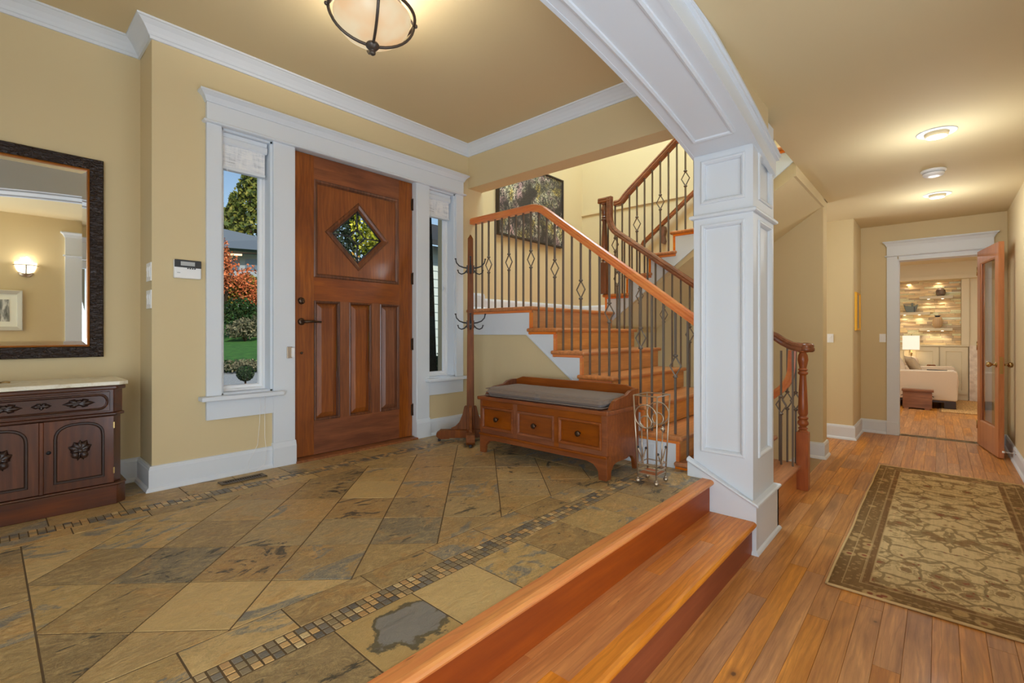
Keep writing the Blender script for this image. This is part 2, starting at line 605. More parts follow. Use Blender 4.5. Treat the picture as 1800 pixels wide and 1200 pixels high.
# slate
def slate_mat(name, per_island=False, scale=1.0, bump=.9, blob=None, tint=None):
    m = N(name)
    if per_island:
        g = m.n('NewGeometry')
        rv = g.outputs['Random Per Island']
    else:
        oi = m.n('ObjectInfo')
        rv = oi.outputs['Random']
    wn = m.n('TexWhiteNoise', noise_dimensions='1D')
    m.l(m.math('MULTIPLY', rv, 917.3), wn.inputs['W'])
    r2 = wn.outputs['Value']
    base = m.ramp(rv, [(0, S(150, 122, 74, K)), (.14, S(168, 138, 86, K)), (.28, S(130, 106, 68, K)), (.42, S(170, 130, 76, K)),
                       (.56, S(138, 114, 76, K)), (.68, S(156, 122, 70, K)), (.8, S(108, 100, 84, K)), (.9, S(182, 152, 100, K)), (1, S(136, 104, 62, K))])
    v = m.vec((scale, scale * 1.7, scale), rot=(0, 0, .6))
    n1 = m.noise(v, 2.6, 8, .62, 1.6)
    n2 = m.noise(m.vec((scale, scale, scale)), 4.6, 8, .66, 1.4)
    n3 = m.noise(v, 18, 7, .72, .8)
    n4 = m.noise(m.vec((scale, scale * 3, scale), rot=(0, 0, 1.1)), 7, 7, .7, 2.2)
    thr = m.math('ADD', m.math('MULTIPLY', r2, -.26), n1)
    c = m.mix(m.ramp(n2, [(.52, (0, 0, 0)), (.62, (.6, .6, .6))]), base, S(172, 128, 70, K))
    c = m.mix(m.ramp(n4, [(.40, (0, 0, 0)), (.455, (.32, .32, .32)), (.50, (0, 0, 0))]), c, S(92, 76, 52, K))
    c = m.mix(m.ramp(thr, [(.19, (.9, .9, .9)), (.225, (.85, .85, .85)), (.25, (0, 0, 0))]), c, S(98, 98, 94, K))
    c = m.mix(m.ramp(m.math('ADD', n4, m.math('MULTIPLY', r2, .14)), [(.345, (.85, .85, .85)), (.375, (0, 0, 0))]), c, S(64, 60, 54, K))
    c = m.mix(m.ramp(n3, [(.50, (0, 0, 0)), (.64, (.5, .5, .5))]), c, S(196, 168, 116, K))
    c = m.mix(m.ramp(n3, [(.30, (.3, .3, .3)), (.42, (0, 0, 0))]), c, S(84, 70, 48, K))
    n5 = m.noise(m.vec((scale, scale * 1.5, scale)), 8, 9, .72, 3.0)
    c = m.mix(m.ramp(n5, [(.455, (0, 0, 0)), (.475, (.5, .5, .5)), (.50, (0, 0, 0)), (.535, (0, 0, 0)), (.55, (.38, .38, .38)), (.575, (0, 0, 0))]), c, S(206, 178, 124, K))
    st = m.noise(m.vec((scale, scale * 2.0, scale), rot=(0, 0, .9)), 3.4, 9, .74, 2.2)
    c = m.mix(m.ramp(m.math('ADD', st, m.math('MULTIPLY', r2, .16)), [(.42, (.92, .92, .92)), (.455, (0, 0, 0))]), c, S(66, 60, 48, K))
    if tint:
        c = m.mix(.62, c, tint)
    if blob:
        tc = m.n('TexCoord')
        ln = m.n('VectorMath', operation='DISTANCE')
        sc_ = m.n('VectorMath', operation='MULTIPLY')
        m.l(tc.outputs['Object'], sc_.inputs[0])
        sc_.inputs[1].default_value = (1, 1.25, 1)
        m.l(sc_.outputs[0], ln.inputs[0])
        ln.inputs[1].default_value = blob
        dd = m.math('ADD', ln.outputs['Value'], m.math('MULTIPLY', m.math('SUBTRACT', m.noise(m.vec((1, 1, 1), rand=False), 7, 6, .6), .5), .26))
        c = m.mix(m.ramp(dd, [(.122, (1, 1, 1)), (.128, (0, 0, 0))]), c, S(92, 82, 58, K))
        c = m.mix(m.ramp(dd, [(.102, (1, 1, 1)), (.108, (0, 0, 0))]), c, m.mix(n3, S(104, 100, 94, K), S(136, 130, 120, K)))
    c = m.hsv(c, m.math('ADD', m.math('MULTIPLY', r2, .24), .80), 1.0)
    m.base(c)
    m.l(m.ramp(n3, [(.2, (.30, .30, .30)), (.8, (.50, .50, .50))]), m.b.inputs['Roughness'])
    m.b.inputs['Specular IOR Level'].default_value = .45
    m.bump(m.math('ADD', m.math('ADD', n3, n5), m.math('MULTIPLY', n1, .8)), bump, .007)
    return m.m


M['slate'] = slate_mat('slate_tile_stone')
M['slate_blue'] = slate_mat('slate_tile_with_blue_patch', blob=(.035, -.015, 0), tint=S(172, 142, 88, K))
M['slate_light'] = slate_mat('pale_slate_tile', tint=S(196, 166, 110, K))
M['mosaic'] = slate_mat('slate_mosaic_stone', True, 4, .15)
E2 = None


def mosaic_mat(name, island):
    m = N(name)
    if island:
        rv = m.n('NewGeometry').outputs['Random Per Island']
    else:
        rv = m.n('ObjectInfo').outputs['Random']
    c = m.ramp(rv, [(0, S(120, 104, 74, K)), (.12, S(96, 90, 82, K)), (.2, S(176, 140, 88, K)), (.34, S(138, 116, 80, K)), (.46, S(84, 80, 72, K)),
                    (.56, S(160, 122, 74, K)), (.68, S(110, 96, 72, K)), (.78, S(72, 70, 68, K)), (.86, S(150, 128, 92, K)), (.94, S(182, 158, 112, K))], 'CONSTANT')
    nz = m.noise(m.vec(rand=False), 90, 4)
    c = m.mix(m.ramp(nz, [(.4, (0, 0, 0)), (.7, (.5, .5, .5))]), c, S(128, 112, 84, K))
    m.base(c).set(Roughness=.38)
    m.bump(nz, .2, .002)
    return m.m


M['mosaic'] = mosaic_mat('slate_mosaic_stone', False)
M['mosaic_far'] = mosaic_mat('slate_mosaic_stone_far', True)

# ================================================================ SETTING
# ---- foyer walls
t = struct('wall_front', 'tan wall holding the wooden entrance door and two narrow windows', 'wall')
wall('y', 3.085, 3.225, (.59, 0), (3.03, FC + .02), [(.913, 1.197, .475, 2.02), (1.325, 2.285, 0, 2.03), (2.408, 2.695, .465, 2.02)]).build('wall_panel', M['tan'], t)
MB().box(.592, .70, 3.2255, 3.37, -.02, FC + .02).build('return_panel', M['tan'], t)
MB().box(.57, 3.03, 3.085, 3.30, -.32, -.011).build('foundation', M['grout'], t)
t = struct('wall_recess', 'tan wall of the shallow recess behind the carved cabinet and mirror', 'wall')
MB().box(-1.0, .79, 3.37, 3.5, -.02, FC + .02).build('wall_panel', M['tan'], t)
t = struct('wall_left', 'tan end wall of the foyer beside the mirror recess', 'wall')
wall('x', -1.0, -.95, (1.065, -.02), (3.37, FC + .02), [(1.3, 2.8, .5, 2.0)]).build('wall_panel', M['tan'], t)
# ---- beam above the stair opening
t = struct('wall_stairs', 'tan beam across the stair opening below the foyer ceiling', 'beam')
MB().box(2.853, 3.02, .74, 3.085, 2.106, SW).build('beam_face', M['tan'], t)
# ---- hall walls
t = struct('wall_right', 'long tan hall wall carrying the spring door stop', 'wall')
wall('y', -.73, -.53, (-2.5, H - .02), (7.3, HC + .02), [(.76, 1.95, H, 1.70), (-2.3, -.4, -.2, 1.75)]).build('wall_panel', M['tan'], t)
t = struct('wall_end', 'tan wall around the white cased doorway at the end of the hall', 'wall')
wall('x', 7.09, 7.24, (-.53, H - .02), (.86, HC + .02), [(-.318, .360, H, 1.69)]).build('wall_panel', M['tan'], t)
t = struct('wall_closet', 'tan wall block standing forward beside the end doorway', 'wall')
MB().box(6.43, 7.24, .70, 3.0, H - .02, HC + .02).build('wall_panel', M['tan'], t, bevel=.012, seg=3)
t = struct('wall_passage', 'tan wall at the back of the side passage off the hall', 'wall')
MB().box(5.48, 6.43, 2.6, 2.7, H - .02, HC + .02).build('wall_panel', M['tan'], t)
t = struct('wall_partition', 'tall tan wall behind the upper flight of stairs', 'wall')
MB().box(5.28, 5.48, .81, 3.72, -1.7, SW).build('wall_panel', M['tan'], t)
MB().box(5.262, 5.28, .83, 3.5, 2.372, 2.398).build('ledge_moulding', M['tan'], t)
t = struct('wall_landing', 'tan wall of the stair landing with the dark painting', 'wall')
MB().box(3.03, 5.28, 3.5, 3.72, -1.7, SW).build('wall_panel', M['tan'], t)
MB().box(3.01, 3.03, 3.225, 3.5, -.3, SW).build('return', M['tan'], t)
MB().box(2.853, 3.03, 3.085, 3.225, FC + .02, SW).build('upper_panel', M['tan'], t)
t = struct('wall_upper', 'upper wall of the stairwell above the hall ceiling edge', 'wall')
MB().box(2.853, 5.48, .66, .735, HC + .02, SW).build('wall_panel', M['tan'], t)
t = struct('wall_hall', 'narrow strip of tan wall between the white arch and the hall ceiling', 'wall')
MB().prism([(x, 2.052 - 8.6 + math.sqrt(8.6 ** 2 - (min(x, 2.77) - .95) ** 2) + .095) for x in [-.87 + 3.833 * i / 24 for i in range(25)]] + [(2.963, 2.16), (-.87, 2.16)], 'y', .7165, .748).build('wall_strip', M['tan'], t)
t = struct('sun_block_wall', 'unseen wall added to keep sun off the hall windows', 'wall')
MB().box(-7, 9, -3.9, -3.7, -.6, 4.8).build('wall_panel', M['tan'], t)  # out of view, added to block the sun from the hall windows
t = struct('wall_near', 'hall wall with the added window behind the camera', 'wall')
wall('x', -2.6, -2.5, (-.73, H - .02), (1.0, HC + .02), [(-.45, .65, 0, 1.9)]).build('wall_panel', M['tan'], t)
MB().box(-2.6, -.87, .80, 1.065, H - .02, FC).build('side_panel', M['tan'], t)
# ---- ceilings
t = struct('ceiling', 'tan foyer ceiling around the bowl lamp', 'ceiling')
MB().box(-1.0, 2.86, .74, 3.5, FC, FC + .1).build('ceiling_panel', M['tan_ceil'], t)
t = struct('ceiling', 'lower tan ceiling over the hall with recessed lamps', 'ceiling')
mb = MB()
mb.box(-2.6, 2.963, -.73, .80, HC, HC + .25)
mb.box(2.963, 5.48, -.73, .80, HC, HC + .25)
mb.box(5.48, 7.24, -.73, 3.0, HC, HC + .25)
mb.build('ceiling_panel', M['tan_ceil'], t)
t = struct('ceiling', 'high ceiling over the stairwell', 'ceiling')
MB().box(2.85, 5.48, .66, 3.72, SW, SW + .1).build('ceiling_panel', M['cream'], t)

# ---- foyer slate floor
t = struct('floor', 'slate foyer floor of diagonal tiles with mosaic borders', 'floor')
mb = MB()
mb.box(-1.0, 2.875, .985, 3.085, -.3, -.0014)
mb.box(-1.0, .59, 3.085, 3.4, -.3, -.0014)
mb.build('grout_bed', M['grout'], t)


def clip(poly, x0, x1, y0, y1):
    for ax, val, sgn in ((0, x0, 1), (0, x1, -1), (1, y0, 1), (1, y1, -1)):
        out = []
        for i in range(len(poly)):
            a, b = poly[i - 1], poly[i]
            da, db = (a[ax] - val) * sgn, (b[ax] - val) * sgn
            if (da >= 0) != (db >= 0):
                k = da / (da - db)
                out.append((a[0] + (b[0] - a[0]) * k, a[1] + (b[1] - a[1]) * k))
            if db >= 0:
                out.append(b)
        poly = out
        if not poly:
            return []
    return poly


def area(p):
    return abs(sum(p[i - 1][0] * p[i][1] - p[i][0] * p[i - 1][1] for i in range(len(p)))) / 2


TG = .0022


def tile(poly, name='slate_tile', mat=None, parent=t, z=0, chamf=.0008):
    cx = sum(p[0] for p in poly) / len(poly)
    cy = sum(p[1] for p in poly) / len(poly)
    dz = rnd.uniform(-.0004, .0008)
    lo, hi = [], []
    n = len(poly)
    # pull every edge in by half a joint, then chamfer the arris
    def inset(d):
        res = []
        sa = sum(poly[i - 1][0] * poly[i][1] - poly[i][0] * poly[i - 1][1] for i in range(n))
        sg = 1 if sa > 0 else -1
        for i in range(n):
            a, b, c = Vector(poly[i - 1]), Vector(poly[i]), Vector(poly[(i + 1) % n])
            d0, d1 = (b - a).normalized(), (c - b).normalized()
            n0, n1 = Vector((-d0.y, d0.x)) * sg, Vector((-d1.y, d1.x)) * sg
            nm = n0 + n1
            nm = nm.normalized() if nm.length > 1e-6 else n0
            res.append(b + nm * d / max(.35, nm.dot(n0)))
        return res
    a, b = inset(TG), inset(TG + chamf)
    vs = [(p.x - cx, p.y - cy, -.008) for p in a] + [(p.x - cx, p.y - cy, -.002) for p in a] + [(p.x - cx, p.y - cy, 0) for p in b]
    fs = [tuple(range(2 * n, 3 * n))]
    for k in (0, 1):
        for i in range(n):
            j = (i + 1) % n
            fs.append((k * n + i, k * n + j, (k + 1) * n + j, (k + 1) * n + i))
    m_ = MB().add(vs, fs)
    me = m_.mesh(name, mat or M['slate'])
    o = bpy.data.objects.new(name, me)
    COL.objects.link(o)
    o.parent = parent
    o.location = (cx, cy, z + dz)
    return o


def rect(x0, x1, y0, y1):
    return [(x0, y0), (x1, y0), (x1, y1), (x0, y1)]


FX0, FX1, FY0, FY1 = .095, 2.46, 1.475, 2.665
ux, uy = .1855, .190
for i in range(-2, 16):
    for j in range(-2, 9):
        if (i + j) % 2:
            continue
        cx, cy = .274 + ux * i, 1.479 + uy * j
        p = clip([(cx - ux, cy), (cx, cy - uy), (cx + ux, cy), (cx, cy + uy)], FX0, FX1, FY0, FY1)
        if len(p) > 2 and area(p) > 4e-4:
            tile(p, mat=M['slate_light'] if (i, j) in ((1, 1), (6, 4), (9, 7)) else None)
# near border: strip, mosaic, outer row
pitch = .2635
x = .335 - 5 * pitch
while x < 2.853:
    tile(rect(max(x, -.95), min(x + pitch, 2.853), 1.342, 1.475)) if x + pitch > -.9 else None
    x += pitch
x = .653 - 6 * .2615
while x < 2.75:
    tile(rect(max(x, -.95), min(x + .2615, 2.745), 1.006, 1.256), mat=M['slate_blue'] if .6 < x < .7 else (M['slate_light'] if .9 < x < 1.0 else None)) if x + .26 > -.9 else None
    x += .2615
tile(rect(2.745, 2.853, 1.075, 1.256))
# back border: inner strip, mosaic, wall row
x = .511 - 6 * pitch
while x < 2.853:
    if x + pitch > -.95:
        tile(rect(max(x, -.95), min(x + pitch, 2.853), 2.665, 2.762))
    x += pitch
x = .444 - 6 * .258
while x < 2.853:
    if x + .258 > -.95:
        x1 = min(x + .258, 2.853)
        tile(rect(max(x, -.95), x1, 2.846, 3.07 if x1 > .6 else 3.10))
        if x < .56:
            tile(rect(max(x, -.95), min(x1, .585), 3.10 if x1 < .6 else 3.072, 3.365))
    x += .258
# side columns
y = 1.475
k = 0
while y < 2.66:
    y1 = min(y + .266 + (.1 if k == 0 else 0), 2.665)
    for x0, x1 in ((-.17, .095), (-.435, -.17), (-.70, -.435), (-.95, -.70)):
        tile(rect(x0, x1, y, y1))
    tile(rect(2.46, 2.853, y, y1))
    y = y1
    k += 1
# threshold slates in the doorway
for k in range(4):
    tile(rect(1.33 + k * .2375, 1.33 + (k + 1) * .2375, 3.07, 3.095))
# mosaic strips, three rows each
MP = .0268
far = MB()


def mosaic_strip(x0, x1, y0, near):
    x = x0
    while x < x1:
        for r in range(3):
            p = rect(x, min(x + MP, x1), y0 + r * .0287, y0 + (r + 1) * .0287)
            if near and .12 < x < 2.1:
                me = mosaic_mesh
                o = bpy.data.objects.new('mosaic_tile', me)
                COL.objects.link(o)
                o.parent = t
                o.location = (x + MP / 2, y0 + (r + .5) * .0287, rnd.uniform(-.0002, .0008))
                o.rotation_euler = (0, 0, rnd.uniform(-.03, .03))
            else:
                a = .0022
                far.box(p[0][0] + a, p[1][0] - a, p[0][1] + a, p[2][1] - a, -.008, rnd.uniform(-.0003, .0008))
        x += MP


mm = MB()
hw, hd = MP / 2 - .0026, .0118
mm.add([(-hw, -hd, -.008), (hw, -hd, -.008), (hw, hd, -.008), (-hw, hd, -.008), (-hw, -hd, -.0015), (hw, -hd, -.0015), (hw, hd, -.0015), (-hw, hd, -.0015),
        (-hw + .0015, -hd + .0015, 0), (hw - .0015, -hd + .0015, 0), (hw - .0015, hd - .0015, 0), (-hw + .0015, hd - .0015, 0)],
       [(0, 1, 5, 4), (1, 2, 6, 5), (2, 3, 7, 6), (3, 0, 4, 7), (4, 5, 9, 8), (5, 6, 10, 9), (6, 7, 11, 10), (7, 4, 8, 11), (8, 9, 10, 11)])
mosaic_mesh = mm.mesh('mosaic_tile', M['mosaic'])
mosaic_strip(-.95, 2.853, 1.256, True)
mosaic_strip(-.95, 2.853, 2.762, False)
far.build('mosaic_border', M['mosaic_far'], t, merge=False, kind='stuff')

# ---- hall plank floor
t = struct('floor', 'cherry plank floor of the hall running to the living room', 'floor')
mb = MB()
mb.box(-2.6, 7.3, -.73, .80, H - .12, H - .004)
mb.box(5.4, 7.3, .80, 3.0, H - .12, H - .004)
mb.box(7.3, 11.8, -2.6, 3.2, H - .12, H - .004)
mb.build('subfloor', M['gap'], t)
PW = .0785
plank_mesh = {}


def plank(x0, x1, y0, y1, parent, z=H, mat='cherry', name='plank'):
    L, Wd = round(x1 - x0, 3), round(y1 - y0, 4)
    key = (L, Wd, mat)
    if key not in plank_mesh:
        g, c = .0003, .0009
        hx, hy = L / 2 - g, Wd / 2 - g
        vs = [(-hx, -hy, -.006), (hx, -hy, -.006), (hx, hy, -.006), (-hx, hy, -.006), (-hx, -hy, -.0012), (hx, -hy, -.0012), (hx, hy, -.0012), (-hx, hy, -.0012),
              (-hx + c, -hy + c, 0), (hx - c, -hy + c, 0), (hx - c, hy - c, 0), (-hx + c, hy - c, 0)]
        fs = [(0, 1, 5, 4), (1, 2, 6, 5), (2, 3, 7, 6), (3, 0, 4, 7), (4, 5, 9, 8), (5, 6, 10, 9), (6, 7, 11, 10), (7, 4, 8, 11), (8, 9, 10, 11)]
        plank_mesh[key] = MB().add(vs, fs).mesh(name, M[mat])
    o = bpy.data.objects.new(name, plank_mesh[key])
    COL.objects.link(o)
    o.parent = parent
    p = ORG[parent.name]
    o.location = ((x0 + x1) / 2 - p[0], (y0 + y1) / 2 - p[1], z - p[2])
    return o


row = 0
y = -.53
LENS = (.62, .84, 1.05, 1.26)
while y < .79:
    x = -.4 - rnd.choice((0, .2, .4, .6, .8))
    y1 = min(y + PW, .80)
    while x < 11.7:
        L = rnd.choice(LENS)
        x1 = min(x + L, 11.7)
        if x1 - x < .15:
            x1 = x + .2
        if x1 > .9:
            plank(round(x, 2), round(x1, 2), y, y1, t)
        x = x1
    y = y1
# side passage and the rest of the living room: the same boards, joined
mb = MB()
for (xa, xb, ya, yb) in ((5.48, 6.43, .80, 2.6), (7.24, 11.7, .80, 3.1), (7.24, 11.7, -2.5, -.53)):
    y = ya
    while y < yb - .01:
        y1 = min(y + PW, yb)
        x = xa
        while x < xb - .01:
            x1 = min(x + rnd.choice(LENS), xb)
            mb.box(x + .0007, x1 - .0007, y + .0007, y1 - .0007, H - .006, H)
            x = x1
        y = y1
mb.build('far_boards', M['cherry'], t, merge=False, kind='stuff')

# ---- baseboards
BASE = [(0, 0), (.030, 0), (.030, .006), (.026, .016), (.018, .022), (.016, .024), (.016, .112), (.013, .118), (.013, .122), (.009, .130), (0, .132)]


def scaled(prof, k):
    return [(d, z * k) for d, z in prof]


def base(name, label, path, z0=0, k=1.0):
    # path walked so that the room lies on its left
    o = mold(path, scaled(BASE, k), lambda x, y, w_: (x, y, z0 + w_)).build(name, M['white'])
    return tag(o, label, 'baseboard', kind='structure')


base('baseboard_front', 'white baseboard left of the entrance door running round the recess corner',
     [(1.197, 3.085), (.59, 3.085), (.59, 3.37), (-.95, 3.37)])
base('baseboard_corner', 'white baseboard under the narrow window beside the coat rack', [(2.853, 3.085), (2.408, 3.085)])
base('baseboard_stairs', 'white baseboard along the tan wall behind the bench', [(2.845, 1.34), (2.845, 3.085)])
base('baseboard_right', 'white baseboard along the hall wall with the door stop', [(1.98, -.53), (7.09, -.53), (7.09, -.40)], H)
base('baseboard_end', 'white baseboard from the end doorway round the closet block', [(7.09, .452), (7.09, .70), (6.43, .70), (6.43, 1.9)], H, 1.2)
base('baseboard_partition', 'short white baseboard wrapped around the end of the stair partition', [(5.48, 1.4), (5.48, .81), (5.28, .81), (5.28, .93)], H, 1.15)
base('baseboard_landing', 'white baseboard along the stair landing below the painting', [(5.28, 2.5), (5.28, 3.5), (3.03, 3.5), (3.03, 3.085), (2.853, 3.085)], 1.04, 1.15)

# ---- crown moulding in the foyer
CROWN = [(0, -.084), (.010, -.084), (.012, -.070), (.018, -.066), (.026, -.052), (.044, -.030), (.062, -.016), (.066, -.012), (.075, -.010), (.075, 0), (0, 0)]
o = mold([(2.853, 1.065), (2.853, 3.085), (.59, 3.085), (.59, 3.37), (-.95, 3.37), (-.95, 1.065)], CROWN, lambda x, y, w_: (x, y, FC + w_)).build('trim_crown', M['white'])
tag(o, 'white crown moulding stepping round the recess under the foyer ceiling', 'crown moulding', kind='structure')

# ================================================================ ENTRANCE DOOR AND ITS CASING
t = struct('trim_entrance', 'white casing with a wide frieze around the entrance door and side windows', 'casing')
W_ = M['white']


def xz(y0):
    return lambda u, v, w_: (u, y0 - w_, v)


MB().box(.836, 2.775, 3.058, 3.086, 2.035, 2.137).build('frieze_board', W_, t, bevel=.002)
# cap moulding: cove flaring outwards, returned at both ends
CAP = [(0, 0), (.030, 0), (.033, .008), (.040, .030), (.052, .046), (.056, .048), (.056, .058), (0, .058)]
CAPX = [(-d, z) for d, z in CAP]


def head_cap(name, x0, x1, y_back, y_front, z, prof, parent, mat):
    """cap wrapped round three sides: path along the face, profile (projection, height)"""
    path = [(x1, y_back), (x1, y_front), (x0, y_front), (x0, y_back)]
    return mold(path, [(-d if False else d, h) for d, h in prof], lambda x, y, w_: (x, y, z + w_)).build(name, mat, parent)


CAP2 = [(-.02, 0), (.004, 0), (.008, .010), (.018, .030), (.034, .044), (.038, .046), (.038, .057), (-.02, .057)]
BEAD = [(-.02, 0), (.012, 0), (.018, .004), (.019, .008), (.017, .013), (.012, .016), (-.02, .016)]
# walked clockwise seen from above so the outside is on the left
head_cap('cap_moulding', .836, 2.775, 3.086, 3.058, 2.137, CAP2, t, W_)
head_cap('bead', .836, 2.775, 3.086, 3.058, 2.020, BEAD, t, W_)
for x0, x1, nm, z0 in ((.836, .913, 'outer_leg', .475), (2.695, 2.775, 'outer_leg', .465), (1.197, 1.325, 'leg', .15), (2.285, 2.408, 'leg', .15)):
    MB().box(x0, x1, 3.062, 3.086, z0, 2.021).build(nm, W_, t, bevel=.002)
for x0, x1 in ((1.193, 1.335), (2.275, 2.412)):
    mb = MB()
    mb.prism([(3.086, 0), (3.050, 0), (3.050, .118), (3.060, .150), (3.086, .150)], 'x', x0, x1)
    mb.build('plinth_block', W_, t, bevel=.0015)
for x0, x1, z in ((.80, 1.243, .475), (2.368, 2.815, .465)):
    MB().box(x0, x1, 3.008, 3.086, z - .024, z).build('stool', W_, t, bevel=.004)
for x0, x1, z in ((.836, 1.197, .451), (2.408, 2.775, .441)):
    MB().box(x0, x1, 3.062, 3.086, z - .112, z).build('apron', W_, t, bevel=.002)
# door jambs and head
MB().box(1.309, 1.331, 3.066, 3.228, .02, 2.046).build('jamb', W_, t)
MB().box(2.279, 2.301, 3.066, 3.228, .02, 2.046).build('jamb', W_, t)
MB().box(1.331, 2.279, 3.066, 3.228, 2.026, 2.046).build('head_jamb', W_, t)
MB().box(1.331, 2.279, 3.036, 3.24, -.004, .014).build('threshold', M['chest'], t, bevel=.004)

M['glass'] = None
g = N('window_glass')
tr = g.n('BsdfTransparent')
gl = g.n('BsdfGlossy')
gl.inputs['Roughness'].default_value = .02
fr = g.n('Fresnel')
fr.inputs['IOR'].default_value = 1.35
mx = g.n('MixShader')
gg = g.n('NewGeometry')
g.l(g.math('MULTIPLY', fr.outputs[0], g.math('SUBTRACT', 1.0, gg.outputs['Backfacing'])), mx.inputs[0])
g.l(tr.outputs[0], mx.inputs[1])
g.l(gl.outputs[0], mx.inputs[2])
g.l(mx.outputs[0], g.out.inputs[0])
M['glass'] = g.m
g2_ = N('door_glass')
tr = g2_.n('BsdfTransparent')
gl = g2_.n('BsdfGlossy')
gl.inputs['Roughness'].default_value = .01
fr = g2_.n('Fresnel')
fr.inputs['IOR'].default_value = 1.75
mx = g2_.n('MixShader')
gg = g2_.n('NewGeometry')
g2_.l(g2_.math('MULTIPLY', fr.outputs[0], g2_.math('SUBTRACT', 1.0, gg.outputs['Backfacing'])), mx.inputs[0])
g2_.l(tr.outputs[0], mx.inputs[1])
g2_.l(gl.outputs[0], mx.inputs[2])
g2_.l(mx.outputs[0], g2_.out.inputs[0])
M['door_glass'] = g2_.m

# ---- door slab: stiles, rails, panels
d = struct('door_1', 'fir entrance door with a leaded diamond light and three tall panels', 'door')
YF = 3.115
DX0, DX1, DZ1 = 1.334, 2.276, 2.022
UP = (1.478, 2.152, 1.208, 1.868)
LO = [(1.482, 1.665), (1.735, 1.917), (1.985, 2.158)]
LZ = (.243, 1.052)
for x0, x1 in ((DX0, UP[0]), (UP[1], DX1)):
    MB().box(x0, x1, YF, YF + .045, .018, DZ1).build('stile', M['door_v'], d, bevel=.0015)
for z0, z1 in ((UP[3], DZ1), (LZ[1], UP[2]), (.018, LZ[0])):
    MB().box(UP[0], UP[1], YF + .0006, YF + .0444, z0, z1).build('rail', M['door_h'], d)
for x0, x1 in ((LO[0][1], LO[1][0]), (LO[1][1], LO[2][0])):
    MB().box(x0, x1, YF + .0003, YF + .0447, LZ[0], LZ[1]).build('mullion', M['door_v'], d)
# sticking round each panel
ST = [(0, -.001), (.005, .003), (.011, .002), (.018, -.008), (.018, -.016), (0, -.016)]


def ring(x0, x1, z0, z1):
    return [(x0, z0), (x1, z0), (x1, z1), (x0, z1)]


mold(ring(*UP), [(a * 1.5, b) for a, b in ST], xz(YF), True).build('panel_moulding', M['door_edge'], d)
for x0, x1 in LO:
    x1 = min(x1, UP[1] + .006)
    mold(ring(x0, x1, *LZ), ST, xz(YF), True).build('panel_moulding', M['door_edge'], d)
    # raised centre with bevelled flanks
    mb = MB()
    a, b = .017, .050
    q0 = ring(x0 + a, x1 - a, LZ[0] + a, LZ[1] - a)
    q1 = ring(x0 + b, x1 - b, LZ[0] + b, LZ[1] - b)
    vs = [(x, YF + .019, z) for x, z in q0] + [(x, YF + .004, z) for x, z in q1] + [(x, YF + .030, z) for x, z in q0]
    fs = [(4, 5, 6, 7)] + [(i, (i + 1) % 4, 4 + (i + 1) % 4, 4 + i) for i in range(4)] + [(8 + i, 8 + (i + 1) % 4, (i + 1) % 4, i) for i in range(4)]
    mb.add(vs, fs)
    mb.build('raised_panel', M['door_v'], d)
# upper panel with the diamond hole
DC = (1.812, 1.528)
DW, DH = .205, .200
P0 = ring(UP[0] + .012, UP[1] - .012, UP[2] + .012, UP[3] - .012)
dia = [(DC[0], DC[1] - DH), (DC[0] + DW, DC[1]), (DC[0], DC[1] + DH), (DC[0] - DW, DC[1])]
vs = [(x, YF + .012, z) for x, z in P0] + [(x, YF + .012, z) for x, z in dia] + [(x, YF + .034, z) for x, z in dia]
fs = []
for i in range(4):
    j = (i + 1) % 4
    fs += [(i, j, 4 + i), (j, 4 + j, 4 + i), (4 + i, 4 + j, 8 + j, 8 + i)]
MB().add(vs, fs).build('upper_panel', M['door_v'], d)
mold(dia, [(-.034, .0), (-.030, .006), (-.018, .008), (-.004, .002), (.006, -.010), (.006, -.024), (-.034, -.016)], xz(YF + .010), True).build('diamond_frame', M['door_edge'], d)
k = .94
dg = [(DC[0] + (x - DC[0]) * k, DC[1] + (z - DC[1]) * k) for x, z in dia]
k = .30
di = [(DC[0] + (x - DC[0]) * k, DC[1] + (z - DC[1]) * k) for x, z in dia]
for i in range(4):
    j = (i + 1) % 4
    MB().prism([dg[i], dg[j], di[j], di[i]], 'y', YF + .028, YF + .031).build('glass_pane', M['glass'], d)
MB().prism(di, 'y', YF + .026, YF + .032).build('centre_pane', M['glass'], d)
for i in range(4):
    j = (i + 1) % 4
    for a, b in ((dg[i], di[i]), (di[i], di[j]), (dg[i], dg[j])):
        MB().tube([(a[0], YF + .0285, a[1]), (b[0], YF + .0285, b[1])], .0056, 6).build('lead_came', M['black'], d)
# hardware
mb = MB().lathe([(0, .014), (.014, .014), (.021, .010), (.0235, 0)], (1.393, YF, 1.045), 18, axis='y')
mb.v = [(x, 2 * YF - y, z) for x, y, z in mb.v]
db = mb.build('deadbolt', M['bronze'], d)
MB().box(1.388, 1.398, YF - .028, YF - .012, 1.032, 1.058).build('thumb_turn', M['bronze'], db, bevel=.002)
mb = MB().lathe([(0, .012), (.016, .012), (.022, .008), (.024, 0)], (1.393, YF, .908), 18, axis='y')
mb.v = [(x, 2 * YF - y, z) for x, y, z in mb.v]
lv = mb.build('lever_rose', M['bronze'], d)
MB().tube([(1.393, YF - .01, .908), (1.393, YF - .048, .908), (1.402, YF - .055, .908), (1.44, YF - .056, .910), (1.502, YF - .054, .906)], [.009, .009, .010, .008, .0065], 10).build('lever', M['bronze'], lv)
MB().ball((1.391, YF - .008, .703), .0085).build('chain_stud', M['bronze'], d)
for z in (1.852, 1.264, .744, .224):
    hg = MB().tube([(2.281, YF - .006, z - .045), (2.281, YF - .006, z + .045)], .007, 8)
    hg.ball((2.281, YF - .006, z + .047), .006, 8)
    hg.box(2.263, 2.281, YF - .003, YF, z - .044, z + .044)
    hg.build('hinge', M['bronze'], d)

